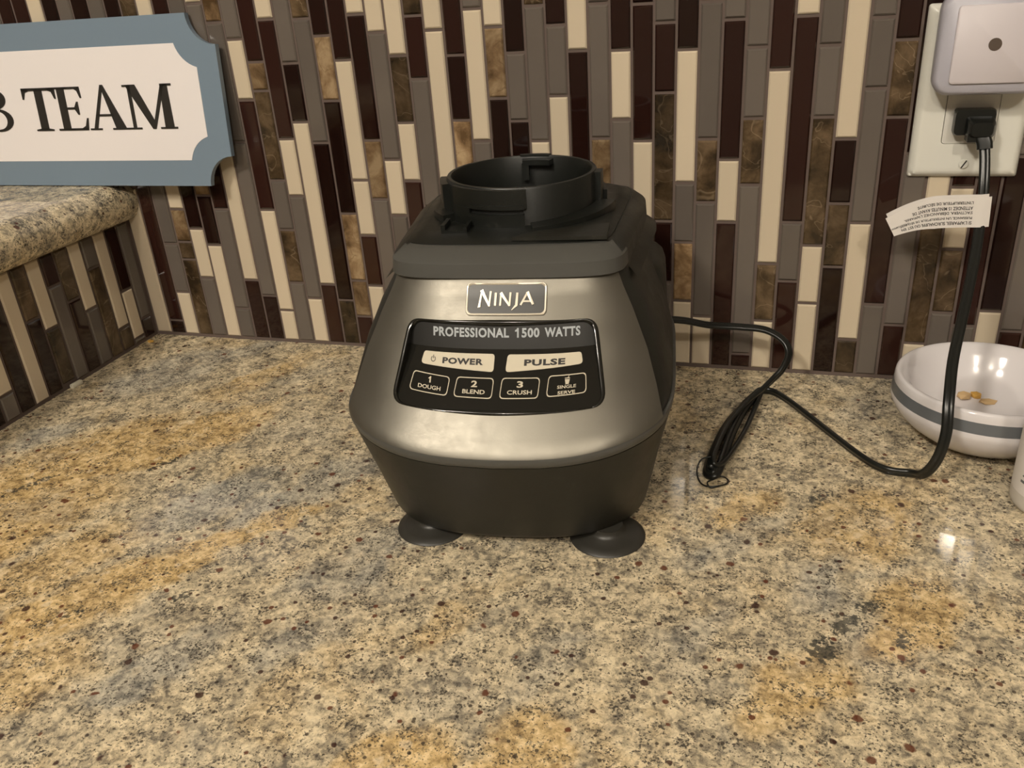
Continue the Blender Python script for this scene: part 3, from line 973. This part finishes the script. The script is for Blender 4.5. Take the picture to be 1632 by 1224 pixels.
def keypad(poly, r, name, mat, h0, h1, parent):
    pts = dense(round_poly(poly, r, 4), 2.5)
    v, f = slab(pts, lambda x, z: panel_ct(x, z, h0), lambda x, z: panel_ct(x, z, h1), step=3.0)
    return link(name, sharp(mesh(name, v, f), 40), parent, mat)
pw = keypad([(-49.5, 116.2), (-5.3, 113.9), (-5.3, 122.6), (-48.0, 122.6)], 1.8, 'power_button', MAT['cream'], -0.5, 0.45, pan)
ps = keypad([(1.6, 113.9), (45.8, 116.6), (44.5, 122.4), (2.4, 122.4)], 1.8, 'pulse_button', MAT['cream'], -0.5, 0.45, pan)
panel_text('POWER', -24.0, 118.6, 24.5, 3.1, MAT['ink'], pw, 0.62, 0.045, 0.0, 1.1)
panel_text('PULSE', 24.0, 118.4, 23.5, 3.1, MAT['ink'], ps, 0.62, 0.045, 0.0, 1.1)
ring = [(-42.0 + 1.45*math.cos(math.radians(a)), 118.9 + 1.45*math.sin(math.radians(a))) for a in range(120, 421, 15)]
ring_in = [(-42.0 + 1.1*math.cos(math.radians(a)), 118.9 + 1.1*math.sin(math.radians(a))) for a in range(120, 421, 15)]
V = [panel_ct(x, z, 0.62) for x, z in ring + ring_in]; m_ = len(ring)
Fc = [(i, i+1, m_+i+1, m_+i) for i in range(m_-1)]
b_ = len(V); V += [panel_ct(x, z, 0.62) for x, z in ((-42.2, 119.2), (-41.8, 119.2), (-41.8, 120.9), (-42.2, 120.9))]; Fc.append((b_, b_+1, b_+2, b_+3))
link('power_symbol', mesh('power_symbol', V, Fc), pw, MAT['ink'])

def outline_key(quad, r, wd, name):
    o_ = dense(round_poly(quad, r, 5), 2.0)
    cx = sum(p[0] for p in quad)/4; cz = sum(p[1] for p in quad)/4
    i_ = []
    for x, z in o_:
        d = Vector((x-cx, z-cz)); i_.append((cx + d.x*(1 - wd/12.0), cz + d.y*(1 - wd/5.2)))
    k = len(o_)
    key = keypad(quad, r, name, MAT['gloss'], -0.4, 0.22, pan)
    V = [panel_ct(x, z, 0.42) for x, z in o_ + i_]
    Fc = [(i, (i+1) % k, k + (i+1) % k, k + i) for i in range(k)]
    link('key_outline', mesh('key_outline', V, Fc), key, MAT['print'])
    return key
k1 = outline_key([(-55.0, 103.0), (-31.4, 102.0), (-30.4, 111.0), (-53.2, 112.4)], 2.2, 0.5, 'dough_key')
k2 = outline_key([(-27.6, 102.0), (-4.9, 101.6), (-4.4, 111.2), (-26.4, 111.4)], 2.2, 0.5, 'blend_key')
k3 = outline_key([(-0.7, 101.7), (21.5, 101.8), (22.2, 111.4), (0.1, 111.4)], 2.2, 0.5, 'crush_key')
k4 = outline_key([(26.0, 102.2), (48.6, 102.7), (47.8, 112.2), (26.8, 112.0)], 2.2, 0.5, 'single_serve_key')
for key, cx, cz, num, word, w, sh in ((k1, -42.5, 107.2, '1', 'DOUGH', 14.0, -0.04), (k2, -15.8, 106.6, '2', 'BLEND', 13.2, -0.01), (k3, 10.8, 106.6, '3', 'CRUSH', 14.2, 0.0)):
    if num == '1':
        one = [(-0.35, -1.5), (0.55, -1.5), (0.55, 1.5), (-0.15, 1.5), (-0.5, 1.0), (-1.1, 0.75), (-1.1, 0.3), (-0.35, 0.4)]
        vs_, fs_ = cdt_fill(one)
        link('lettering', mesh('lettering', conform(vs_, cx, cz + 1.7, panel_ct, 0.45), fs_), key, MAT['print'])
    else:
        panel_text(num, cx, cz + 1.7, 3.6, 3.0, MAT['print'], key, 0.45, 0.03)
    panel_text(word, cx, cz - 1.9, w, 1.95, MAT['print'], key, 0.45, 0.02, sh)
panel_text('SINGLE', 37.3, 106.5, 10.6, 1.5, MAT['print'], k4, 0.45, 0.02, 0.01)
panel_text('SERVE', 37.3, 103.9, 9.8, 1.5, MAT['print'], k4, 0.45, 0.02, 0.01)
V = []; Fc = []
for quad in ([(36.6, 107.6), (38.4, 107.6), (38.9, 109.9), (36.1, 109.9)], [(36.1, 110.2), (38.9, 110.2), (38.9, 110.6), (36.1, 110.6)], [(37.6, 110.5), (38.0, 110.5), (38.6, 111.5), (38.2, 111.5)]):
    b_ = len(V); V += [panel_ct(x, z, 0.45) for x, z in quad]; Fc.append((b_, b_+1, b_+2, b_+3))
link('cup_symbol', mesh('cup_symbol', V, Fc), k4, MAT['print'])

# name badge
face_b = lambda x, z, h=0.0: face_pt(x + 2.2, z, h)
bdg = empty('name_badge', (0, 0, 0)); bdg.parent = bb
bd_o = dense([(x + 1.0, z + 147.2) for x, z in rrect(47.5, 16.0, 2.6, 5)], 2.5)
bd_i = [(1.0 + (x-1.0)*0.945, 147.2 + (z-147.2)*0.86) for x, z in bd_o]
v, f = slab(bd_o, lambda x, z: face_b(x, z, -1.0), lambda x, z: face_b(x, z, 0.7), step=3.0)
link('badge_plate', sharp(mesh('badge_plate', v, f), 40), bdg, MAT['badge'])
k = len(bd_o)
V = [face_b(x, z, 0.6) for x, z in bd_o] + [face_b(1+(x-1)*0.985, 147.2+(z-147.2)*0.965, 1.15) for x, z in bd_o] + [face_b(1+(x-1)*0.955, 147.2+(z-147.2)*0.89, 1.1) for x, z in bd_o] + [face_b(x, z, 0.6) for x, z in bd_i]
Fc = [(j*k+i, j*k+(i+1) % k, (j+1)*k+(i+1) % k, (j+1)*k+i) for j in range(3) for i in range(k)]
link('badge_frame', sharp(mesh('badge_frame', V, Fc), 50), bdg, MAT['silver'])
def stroke(a, b, wa, wb):
    a = Vector(a); b = Vector(b); d = (b-a).normalized(); nn = Vector((-d.y, d.x))
    return [tuple(a - nn*wa/2), tuple(b - nn*wb/2), tuple(b + nn*wb/2), tuple(a + nn*wa/2)]
# letters drawn from tapered strokes; unit: 34 mm wide, 8.6 mm high
LT = [
 [stroke((1.0, -0.6), (2.4, 9.0), 1.3, 0.9), stroke((2.1, 9.0), (7.2, 0.0), 2.0, 1.1), stroke((6.9, -0.2), (7.6, 8.3), 1.0, 1.2), stroke((0.2, -0.8), (1.6, 0.2), 0.4, 1.2)],
 [stroke((10.4, 0.2), (10.6, 7.4), 1.3, 1.3)],
 [stroke((13.4, 0.2), (13.7, 7.4), 1.1, 1.1), stroke((13.5, 7.4), (19.0, 0.2), 1.8, 1.1), stroke((18.9, 0.0), (19.2, 7.6), 1.0, 1.2)],
 [stroke((23.2, 7.4), (22.9, 0.2), 1.3, 1.5), stroke((23.0, 0.6), (20.2, -2.2), 1.5, 0.3)],
 [stroke((25.4, 0.6), (29.2, 7.6), 1.1, 1.1), stroke((29.0, 7.8), (32.6, 0.8), 1.9, 1.3), stroke((26.6, 2.6), (31.4, 2.6), 0.9, 0.9)],
]
for strokes in LT:
    parts = []
    for s_ in strokes:
        s2 = [(1.0 - 16.6 + x*1.0, 143.6 + y*0.86) for x, y in s_]
        parts.append(slab(s2, lambda x, z: face_b(x, z, 0.5), lambda x, z: face_b(x, z, 1.35)))
    v, f = join(parts)
    link('badge_letter', mesh('badge_letter', v, f), bdg, MAT['silver'])

# slate trim across the front of the top, dark tower sides, black deck
TRS = [(156.5, 70.0, -70.5, 84, 7, 4), (157.3, 71.8, -73.6, 86, 7, 4), (158.2, 72.4, -74.4, 86, 7, 4), (166.2, 71.8, -73.0, 86, 7, 4), (167.3, 71.0, -71.8, 86, 7, 4), (172.6, 64.5, -61.0, 84, 8, 3), (173.2, 63.0, -58.8, 82, 8, 3), (172.8, 61.5, -56.5, 80, 8, 3)]
NTR = 160
SPR = 0.105
def split_loft(secs, keep):
    V, Fc = loft(secs, False, False)
    F2 = []
    for q_ in Fc:
        c_ = [sum(V[i_][k_] for i_ in q_)/4 for k_ in range(3)]
        if keep(c_): F2.append(q_)
    # keep the one connected piece, drop stray corner quads and unused vertices
    par = {}
    def find(a):
        while par.setdefault(a, a) != a: a = par[a]
        return a
    for q_ in F2:
        for i_ in q_[1:]: par[find(i_)] = find(q_[0])
    grp = {}
    for q_ in F2: grp.setdefault(find(q_[0]), []).append(q_)
    F2 = max(grp.values(), key=len)
    used_ = sorted({i_ for q_ in F2 for i_ in q_}); mp_ = {a: b for b, a in enumerate(used_)}
    return [V[i_] for i_ in used_], [tuple(mp_[i_] for i_ in q_) for q_ in F2]
secs = [section(hw, yf, yr, n_, sg_, z, NTR, 9.0, 5.0) for z, hw, yf, yr, n_, sg_ in TRS]
v, f = split_loft(secs, lambda c_: c_[1] < (-0.052 if c_[2] > 0.1669 else -0.046))
link('top_trim', sharp(mesh('top_trim', v, f), 32), bb, MAT['trim'])
def side_sec(z, hw, yf, yr, n_, sg_, g=0.0):
    out = []
    for x, y, zz in section(hw, yf, yr, n_, sg_, z, NTR, 9.0, 5.0):
        k_ = 1.0 + SPR*max(0.0, min(1.0, (y + 0.045)/0.09))
        out.append((x*k_, y, zz))
    return out
v, f = split_loft([side_sec(*a) for a in ((150, 78.5, -76, 86, 9, 4),) + tuple(TRS)], lambda c_: c_[1] >= (-0.0521 if c_[2] > 0.1669 else -0.0461))
link('tower_side', sharp(mesh('tower_side', v, f), 32), bb, MAT['deck'])
secs = []
for z, hw, yf, yr in ((170, 62.4, -57.4, 80.5), (173.4, 62.2, -57.2, 80.5), (174.8, 59, -53, 79), (176.6, 55, -44, 75)):
    secs.append([(x*(1.0 + SPR*max(0.0, min(1.0, (y + 0.045)/0.09))), y, zz) for x, y, zz in section(hw, yf, yr, 9, 3, z, NTR, 9.0, 5.0)])
v, f = loft(secs, True, True)
link('deck', sharp(mesh('deck', v, f), 40), bb, MAT['deck'])

# jar collar
CX, CY = 0.0, 18.0
RO, RI = 49.0, 45.6
def ang_ring(r, z, n=96, fn=None):
    out = []
    for i in range(n):
        a = 2*math.pi*i/n
        rr = r(a) if callable(r) else r
        out.append(((CX + rr*math.cos(a))*MM, (CY + rr*math.sin(a))*MM, z*MM))
    return out
def rim_z(a): return 0.0
v, f = loft([ang_ring(RO+1.5, 174), ang_ring(RO, 177), ang_ring(RO, 198.6), ang_ring(RO-0.7, 199.6), ang_ring(RI+0.5, 199.6), ang_ring(RI, 198.8), ang_ring(RI-0.5, 178)], False, False)
link('collar', sharp(mesh('collar', v, f), 40), bb, MAT['deck'])
v, f = loft([ang_ring(RI-0.2, 178.5), ang_ring(30, 178.2), ang_ring(20, 178.0)], False, False)
v2, f2 = loft([ang_ring(20, 178.0), ang_ring(17, 183.5), ang_ring(9, 184.5), ang_ring(7, 181), ang_ring(6, 176)], False, True)
v, f = join([(v, f), (v2, f2)])
link('collar_well', sharp(mesh('collar_well', v, f), 40), bb, MAT['cavity'])
def arc_block(a0, a1, r0, r1, z0, z1, n=14, z0b=None, z1b=None):
    z0b = z0 if z0b is None else z0b; z1b = z1 if z1b is None else z1b
    secs = []
    for i in range(n+1):
        t = i/n; a = math.radians(a0 + (a1-a0)*t)
        zl_, zh_ = z0 + (z0b-z0)*t, z1 + (z1b-z1)*t
        secs.append([((CX + r*math.cos(a))*MM, (CY + r*math.sin(a))*MM, z*MM) for r, z in ((r0, zl_), (r1, zl_), (r1, zh_), (r0, zh_))])
    return loft(secs)
def arc_part(name, *a, mat='deck', **k):
    v, f = arc_block(*a, **k)
    return link(name, sharp(mesh(name, v, f), 40), bb, MAT[mat])
# raised outer skirt with the lock slot (front left of the collar)
arc_part('lock_plate', 222, 282, RO-0.5, RO+2.6, 187.5, 198.9)
arc_part('lock_plate', 222, 240, RO-0.5, RO+3.4, 176, 187.5)
arc_part('lock_plate', 240, 280, RO-0.5, RO+4.4, 176, 184.2)
arc_part('lock_plate', 240, 280, RO-0.5, RO+3.6, 187.2, 189.6)
arc_part('lock_slot', 240, 279, RO-0.4, RO+1.2, 184.0, 187.4, mat='cavity')
arc_part('lock_ramp', 284, 352, RO+1, RO+13, 174.5, 178.5, z1b=181.5)
arc_part('locking_tab', 70, 98, RI-6.5, RI+0.5, 194.2, 197.8)
arc_part('locking_tab', 92, 99, RI-6.5, RI+0.5, 184, 194.4)
arc_part('rim_lug', 74, 100, RI, RO+0.6, 197, 200.3)
arc_part('side_rib', 182, 208, RO-0.5, RO+4.6, 176, 197.5)
arc_part('side_rib', 350, 362, RO-0.5, RO+4.0, 176, 199.0)
arc_part('side_rib', -1, 30, RO-0.5, RO+6.5, 176, 186.0)
arc_part('side_rib', 205, 222, RO+2, RO+11, 175, 181.5)
# safety clip at the left front of the collar
v, f = join([box(-0.0410, -0.0250, -0.0440, -0.0330, 0.174, 0.1782), box(-0.0410, -0.0385, -0.0440, -0.0280, 0.1778, 0.1815), box(-0.0270, -0.0250, -0.0440, -0.0300, 0.1778, 0.1802)])
link('safety_clip', mesh('safety_clip', v, f), bb, MAT['deck'])
# shallow swept flap on the deck
pts = [(4, -55), (60, -55), (60, -30), (48, -34.5), (34, -39), (22, -43), (15, -45.5), (10, -49)]
v, f = slab(dense([(x*MM, y*MM) for x, y in pts], 0.006), lambda x, y: (x, y, 0.1745), lambda x, y: (x, y, 0.1768 + 0.03*(y+0.052)))
link('deck_flap', sharp(mesh('deck_flap', v, f), 30), bb, MAT['body'])
# suction feet
for x, y in ((-51, -99), (60.5, -102), (-54, 55), (56, 55)):
    prof = [(22.5, 0.0), (23.2, 0.5), (22.8, 1.3), (18, 2.8), (12, 4.2), (9.5, 6.0), (9.5, 9.0)]
    v, f = loft([[(x*MM + r*MM*math.cos(2*math.pi*i/40), y*MM + r*MM*math.sin(2*math.pi*i/40), z*MM) for i in range(40)] for r, z in prof])
    link('suction_foot', sharp(mesh('suction_foot', v, f), 60), bb, MAT['foot'])

# ------------------------------------------------------------------ power cord
def ray_at(u, v, y=None, z=None):
    d = Vector(R0)*((u-816)/FPX) + Vector(R1)*((v-612)/FPX) + Vector(R2)
    t = (y - CAM_POS.y)/d.y if y is not None else (z - CAM_POS.z)/d.z
    return CAM_POS + d*t
pc = empty('power_cord', (0.703, -0.148, 0.0))
tag(pc, 'black twin power cord looping from the blender base up to the wall outlet', 'power cord')
def cord_local(pts): return [Vector(p) - pc.location for p in pts]
CORD = [(0.7315, -0.0175, 0.1985), (0.7361, -0.0235, 0.190), (0.7379, -0.036, 0.1639), (0.7357, -0.055, 0.139), (0.7311, -0.078, 0.116), (0.7247, -0.104, 0.0951),
        (0.7185, -0.130, 0.0776), (0.7156, -0.152, 0.0596), (0.7155, -0.1605, 0.0415), (0.7125, -0.1625, 0.0235), (0.7075, -0.1575, 0.0095), (0.7015, -0.1495, 0.0042),
        (0.6859, -0.1457, 0.0030), (0.6711, -0.1303, 0.0030), (0.6434, -0.0864, 0.0030), (0.6232, -0.0552, 0.0032), (0.6101, -0.0420, 0.0034), (0.6000, -0.0475, 0.0036),
        (0.5875, -0.0787, 0.0036), (0.5750, -0.1300, 0.0036), (0.5715, -0.1660, 0.0036), (0.5750, -0.1740, 0.0038), (0.5800, -0.168, 0.0055), (0.5850, -0.125, 0.0078), (0.5920, -0.085, 0.0085),
        (0.6000, -0.0600, 0.0088), (0.6030, -0.0560, 0.0090), (0.6010, -0.0690, 0.0070), (0.5935, -0.1150, 0.0050), (0.5830, -0.158, 0.0052), (0.5770, -0.1700, 0.0080), (0.5745, -0.1620, 0.0110), (0.5810, -0.120, 0.0128),
        (0.5930, -0.085, 0.0140), (0.6035, -0.067, 0.0165), (0.6115, -0.056, 0.0210), (0.6185, -0.0490, 0.0280), (0.6216, -0.040, 0.0366), (0.6168, -0.034, 0.0444), (0.6032, -0.030, 0.0504),
        (0.584, -0.030, 0.052), (0.5603, -0.036, 0.0548), (0.5416, -0.046, 0.0618), (0.526, -0.056, 0.0655), (0.505, -0.068, 0.066)]
path = catmull(cord_local(CORD), 8)
v, f = sweep(path, figure8(0.00185, 8), Vector((0, 1, 0)), twist=lambda t: 1.3*max(0.0, min(1.0, (t - 0.74)/0.12)))
link('cable', sharp(mesh('cable', v, f), 50), pc, MAT['cable'])
# plug: block against the receptacle, angled relief and short collar
pl = empty('plug', (0.7295, -0.0075, 0.2035) ); pl.parent = pc; pl.location = Vector((0.7295, -0.0075, 0.2035)) - pc.location
v, f = loft([[(x, y, z) for x, z in rrect(w, h, r, 4)] for y, w, h, r in ((0.001, 0.0245, 0.0165, 0.002), (-0.006, 0.0255, 0.0175, 0.0025), (-0.009, 0.0245, 0.0165, 0.003))])
link('plug_body', sharp(mesh('plug_body', v, f), 40), pl, MAT['cable'])
v, f = loft([[(cx + x, y, cz + z) for x, z in rrect(w, h, r, 4)] for y, w, h, r, cx, cz in ((-0.008, 0.0175, 0.0125, 0.002, 0.003, -0.002), (-0.016, 0.0165, 0.0120, 0.003, 0.0035, -0.003), (-0.019, 0.013, 0.009, 0.003, 0.0035, -0.003))])
link('plug_grip', sharp(mesh('plug_grip', v, f), 40), pl, MAT['cable'])
v, f = sweep([Vector(p) for p in ((0.0030, -0.0130, -0.004), (0.0050, -0.0148, -0.0085), (0.0066, -0.0162, -0.0125), (0.0070, -0.0172, -0.0160))], [(x*1.0, y) for x, y in rrect(0.0098, 0.0062, 0.002, 3)], Vector((0, 1, 0)))
link('strain_relief', sharp(mesh('strain_relief', v, f), 40), pl, MAT['cable'])
v, f = box(-0.0045, 0.0035, -0.0170, -0.006, -0.0115, -0.006)
link('plug_step', mesh('plug_step', v, f), pl, MAT['cable'])

# paper warning tag folded round the cord, upside down
TAGC = [(0.7405, -0.0540, 0.1528), (0.7350, -0.0545, 0.1524), (0.7280, -0.0535, 0.1520), (0.7190, -0.0520, 0.1512), (0.7100, -0.0500, 0.1500), (0.7020, -0.0480, 0.1480), (0.6945, -0.0465, 0.1452), (0.6875, -0.0455, 0.1418), (0.6815, -0.0450, 0.1385)]
tg = catmull(cord_local(TAGC), 6)
L = [0.0]
for i in range(1, len(tg)): L.append(L[-1] + (tg[i]-tg[i-1]).length)
LT_ = L[-1]
def tag_pt(s, t, off):
    """s along the strip from its fold, t across (up positive)"""
    s = max(0.0, min(LT_, s))
    i = 0
    while i < len(L)-2 and L[i+1] < s: i += 1
    w = (s-L[i])/(L[i+1]-L[i])
    p = tg[i].lerp(tg[i+1], w)
    tn = (tg[i+1]-tg[i]).normalized()
    up_ = Vector((0, -0.05, 1.0)); up_ = (up_ - tn*up_.dot(tn)).normalized()
    n_ = tn.cross(up_).normalized()
    if n_.y > 0: n_ = -n_
    k = 1.0 - 0.30*max(0.0, s/LT_ - 0.55)/0.45
    return tuple(p + up_*t*k + n_*off)
def strip(s1, t0, t1, offs, curl=0.0, n=40):
    V = []; Fc = []
    for i in range(n+1):
        s = s1*i/n
        e = curl*(i/n)**2
        for off in offs:
            V += [tag_pt(s, t0 + e, off), tag_pt(s, t1 + e, off)]
    for i in range(n):
        a, b = 4*i, 4*i+4
        Fc += [(a, a+1, b+1, b), (a+2, b+2, b+3, a+3), (a, b, b+2, a+2), (a+1, a+3, b+3, b+1)]
    Fc += [(0, 2, 3, 1), (4*n, 4*n+1, 4*n+3, 4*n+2)]
    return V, Fc
v, f = strip(LT_, -0.0103, 0.0103, (0.0, 0.0003))
tgo = link('warning_tag', sharp(mesh('warning_tag', v, f), 60), pc, MAT['paper'])
tag(tgo, 'white paper warning tag folded round the cord, printed upside down')
v, f = strip(LT_*0.985, -0.0100, 0.0103, (-0.0058, -0.0055), 0.0012)
link('tag_back_leaf', sharp(mesh('tag_back_leaf', v, f), 60), tgo, MAT['paper'])
LINES = ["L'INTERRUPTEUR DE SÉCURITÉ", "ATTENDEZ 15 MINUTES AVANT DE", "S'ACTIVERA. DÉBRANCHEZ L'APPAREIL", "PUISSANCE, UN INTERRUPTEUR DE SÉCURITÉ", "SI L'APPAREIL SURCHAUFFE OU EST EN"]
WID = [0.032, 0.036, 0.042, 0.046, 0.046]
for i, (body, wd) in enumerate(zip(LINES, WID)):
    vs, fs = text_fit(body, wd, 0.0024, 0.022)
    t0 = 0.0064 - i*0.0034
    V = []
    for x, y in vs:
        # turned half round: reads from the fold leftwards, heads down
        V.append(tag_pt(0.0105 + (x + wd/2), t0 - y, 0.00042))
    link('tag_line', mesh('tag_line', V, fs), tgo, MAT['ink'])
vs, fs = text_fit('CE PRODUIT COMPREND', 0.012, 0.0017, 0.012)
link('tag_line', mesh('tag_line', [tag_pt(0.0560 + x, -0.0030 - y, 0.00042) for x, y in vs], fs), tgo, MAT['ink'])

# wire twist tie at the end of the folded cord
TIE = [(0.5745, -0.1650, 0.0125), (0.5680, -0.1660, 0.0100), (0.5655, -0.1700, 0.0040), (0.5680, -0.1790, 0.0012), (0.5725, -0.1845, 0.0012), (0.5790, -0.1845, 0.0016), (0.5855, -0.1800, 0.0014), (0.5865, -0.1745, 0.0012), (0.5820, -0.1715, 0.0016), (0.5770, -0.1760, 0.0014), (0.5735, -0.1800, 0.0012), (0.5760, -0.1860, 0.0012), (0.5810, -0.1835, 0.0012)]
v, f = sweep(catmull(TIE, 8), circle2(0.00055, 7))
tt = link('twist_tie', sharp(mesh('twist_tie', v, f), 60), None, MAT['cable'])
tag(tt, 'thin dark wire twist tie at the folded end of the cord on the worktop', 'twist tie')

# ------------------------------------------------------------------ bowl
bw = empty('ceramic_bowl', (0.7525, -0.0850, 0.0))
tag(bw, 'white ceramic bowl with a grey band holding a few yellow scraps', 'bowl')
prof_out = [(24, 0.6), (26, 0.2), (30, 1.2), (41, 7), (51, 15), (57.3, 22), (60.4, 28), (61.2, 31), (60.9, 33.4)]
prof_band = [(60.9, 33.4), (60.5, 37), (59.9, 41.2)]
prof_lip = [(59.9, 41.2), (59.8, 43.5), (59.4, 46.3), (58.6, 47.6), (57.4, 48.0), (55.5, 47.2), (52.5, 44.5), (49.6, 40.5), (46, 33.5), (40, 24), (32, 15.8), (22, 10.8), (10, 8.6), (0.6, 8.3)]
def lath(prof, n=72, c0=False, c1=False):
    return loft([[(r*MM*math.cos(2*math.pi*i/n), r*MM*math.sin(2*math.pi*i/n), z*MM) for i in range(n)] for r, z in prof], c0, c1)
v, f = lath(prof_out, c0=True)
link('bowl_body', mesh('bowl_body', v, f, True), bw, MAT['bowl'])
v, f = lath(prof_band)
tag(link('painted_band', mesh('painted_band', v, f, True), bw, MAT['band']), 'slate grey band')
v, f = lath(prof_lip, c1=True)
me = mesh('bowl_inside', v, f, True)
link('bowl_inside', me, bw, MAT['bowl'])
def crumb(name, loc, s, mat, label, cat, group=None, seed=0):
    r = random.Random(seed)
    bm = bmesh.new(); bmesh.ops.create_icosphere(bm, subdivisions=1, radius=1.0)
    for vv in bm.verts:
        k = 1 + r.uniform(-0.22, 0.22)
        vv.co = Vector((vv.co.x*s[0]*k, vv.co.y*s[1]*k, vv.co.z*s[2]*k))
    me = bpy.data.meshes.new(name); bm.to_mesh(me); bm.free()
    zmin = min(p.co.z for p in me.vertices)
    for p in me.vertices: p.co.z -= zmin
    o = link(name, me, None, mat, loc); tag(o, label, cat, group); return o
crumb('food_scrap', (0.7440, -0.0560, 0.0150), (0.0052, 0.0042, 0.0034), MAT['crumb2'], 'tan food scrap in the bowl, leftmost of three', 'food scrap', 'scraps in the bowl', 1)
crumb('food_scrap', (0.7525, -0.0540, 0.0140), (0.0040, 0.0035, 0.0030), MAT['crumb'], 'yellow food scrap in the bowl, middle one of three', 'food scrap', 'scraps in the bowl', 2)
crumb('food_scrap', (0.7600, -0.0580, 0.0130), (0.0060, 0.0044, 0.0022), MAT['crumb2'], 'flat tan food scrap in the bowl, rightmost of three', 'food scrap', 'scraps in the bowl', 3)
crumb('crumb', (0.0070, -0.0205, 0.0), (0.0040, 0.0028, 0.0016), MAT['crumb'], 'small orange crumb in the corner of the worktop', 'crumb', None, 4)
me = rbox_mesh('tile_chip', -0.0022, 0.0022, -0.0062, 0.0062, 0.0, 0.0042, 0.0012, 2)
o = link('tile_chip', me, None, MAT['chip'], (0.0030, -0.1212, 0.0)); o.rotation_euler = (0, 0, math.radians(-4))
tag(o, 'tiny white chip lying at the foot of the low side wall', 'chip')

# ------------------------------------------------------------------ white bottle at the right edge
bt = empty('pill_bottle', (0.7822, -0.1650, 0.0))
tag(bt, 'white plastic bottle with printed label at the right edge of the worktop', 'bottle')
prof = [(22.0, 0.0), (24.4, 0.8), (25.6, 3.0), (25.8, 6.0), (25.8, 74.0), (24.6, 79.0), (20.0, 84.0), (18.2, 86.0), (18.2, 90.0)]
v, f = lath(prof, c0=True, c1=True)
link('bottle_body', sharp(mesh('bottle_body', v, f), 50), bt, MAT['bottle'])
v, f = lath([(19.8, 87.5), (20.6, 88.0), (20.6, 104.0), (19.4, 105.5), (2, 105.6)], c0=True, c1=True)
link('cap', sharp(mesh('cap', v, f), 50), bt, MAT['bottle'])
V = []; Fc = []
m_ = 60
for z in (12, 72):
    V += [(25.95*MM*math.cos(2*math.pi*i/m_), 25.95*MM*math.sin(2*math.pi*i/m_), z*MM) for i in range(m_)]
Fc = [(i, (i+1) % m_, m_ + (i+1) % m_, m_ + i) for i in range(m_)]
lb = link('label', mesh('label', V, Fc, True), bt, MAT['paper'])
for i in range(9):
    z = 20 + i*4.2
    V = []
    for k_ in range(9):
        a = math.radians(200 + (i % 3)*2 + k_*5.0)
        for zz in (z, z + (1.1 if i else 1.8)):
            V.append((26.1*MM*math.cos(a), 26.1*MM*math.sin(a), zz*MM))
    Fc = [(2*k_, 2*k_+2, 2*k_+3, 2*k_+1) for k_ in range(8)]
    link('print_line', mesh('print_line', V, Fc), lb, MAT['ink2'] if 'ink2' in MAT else MAT['band'])
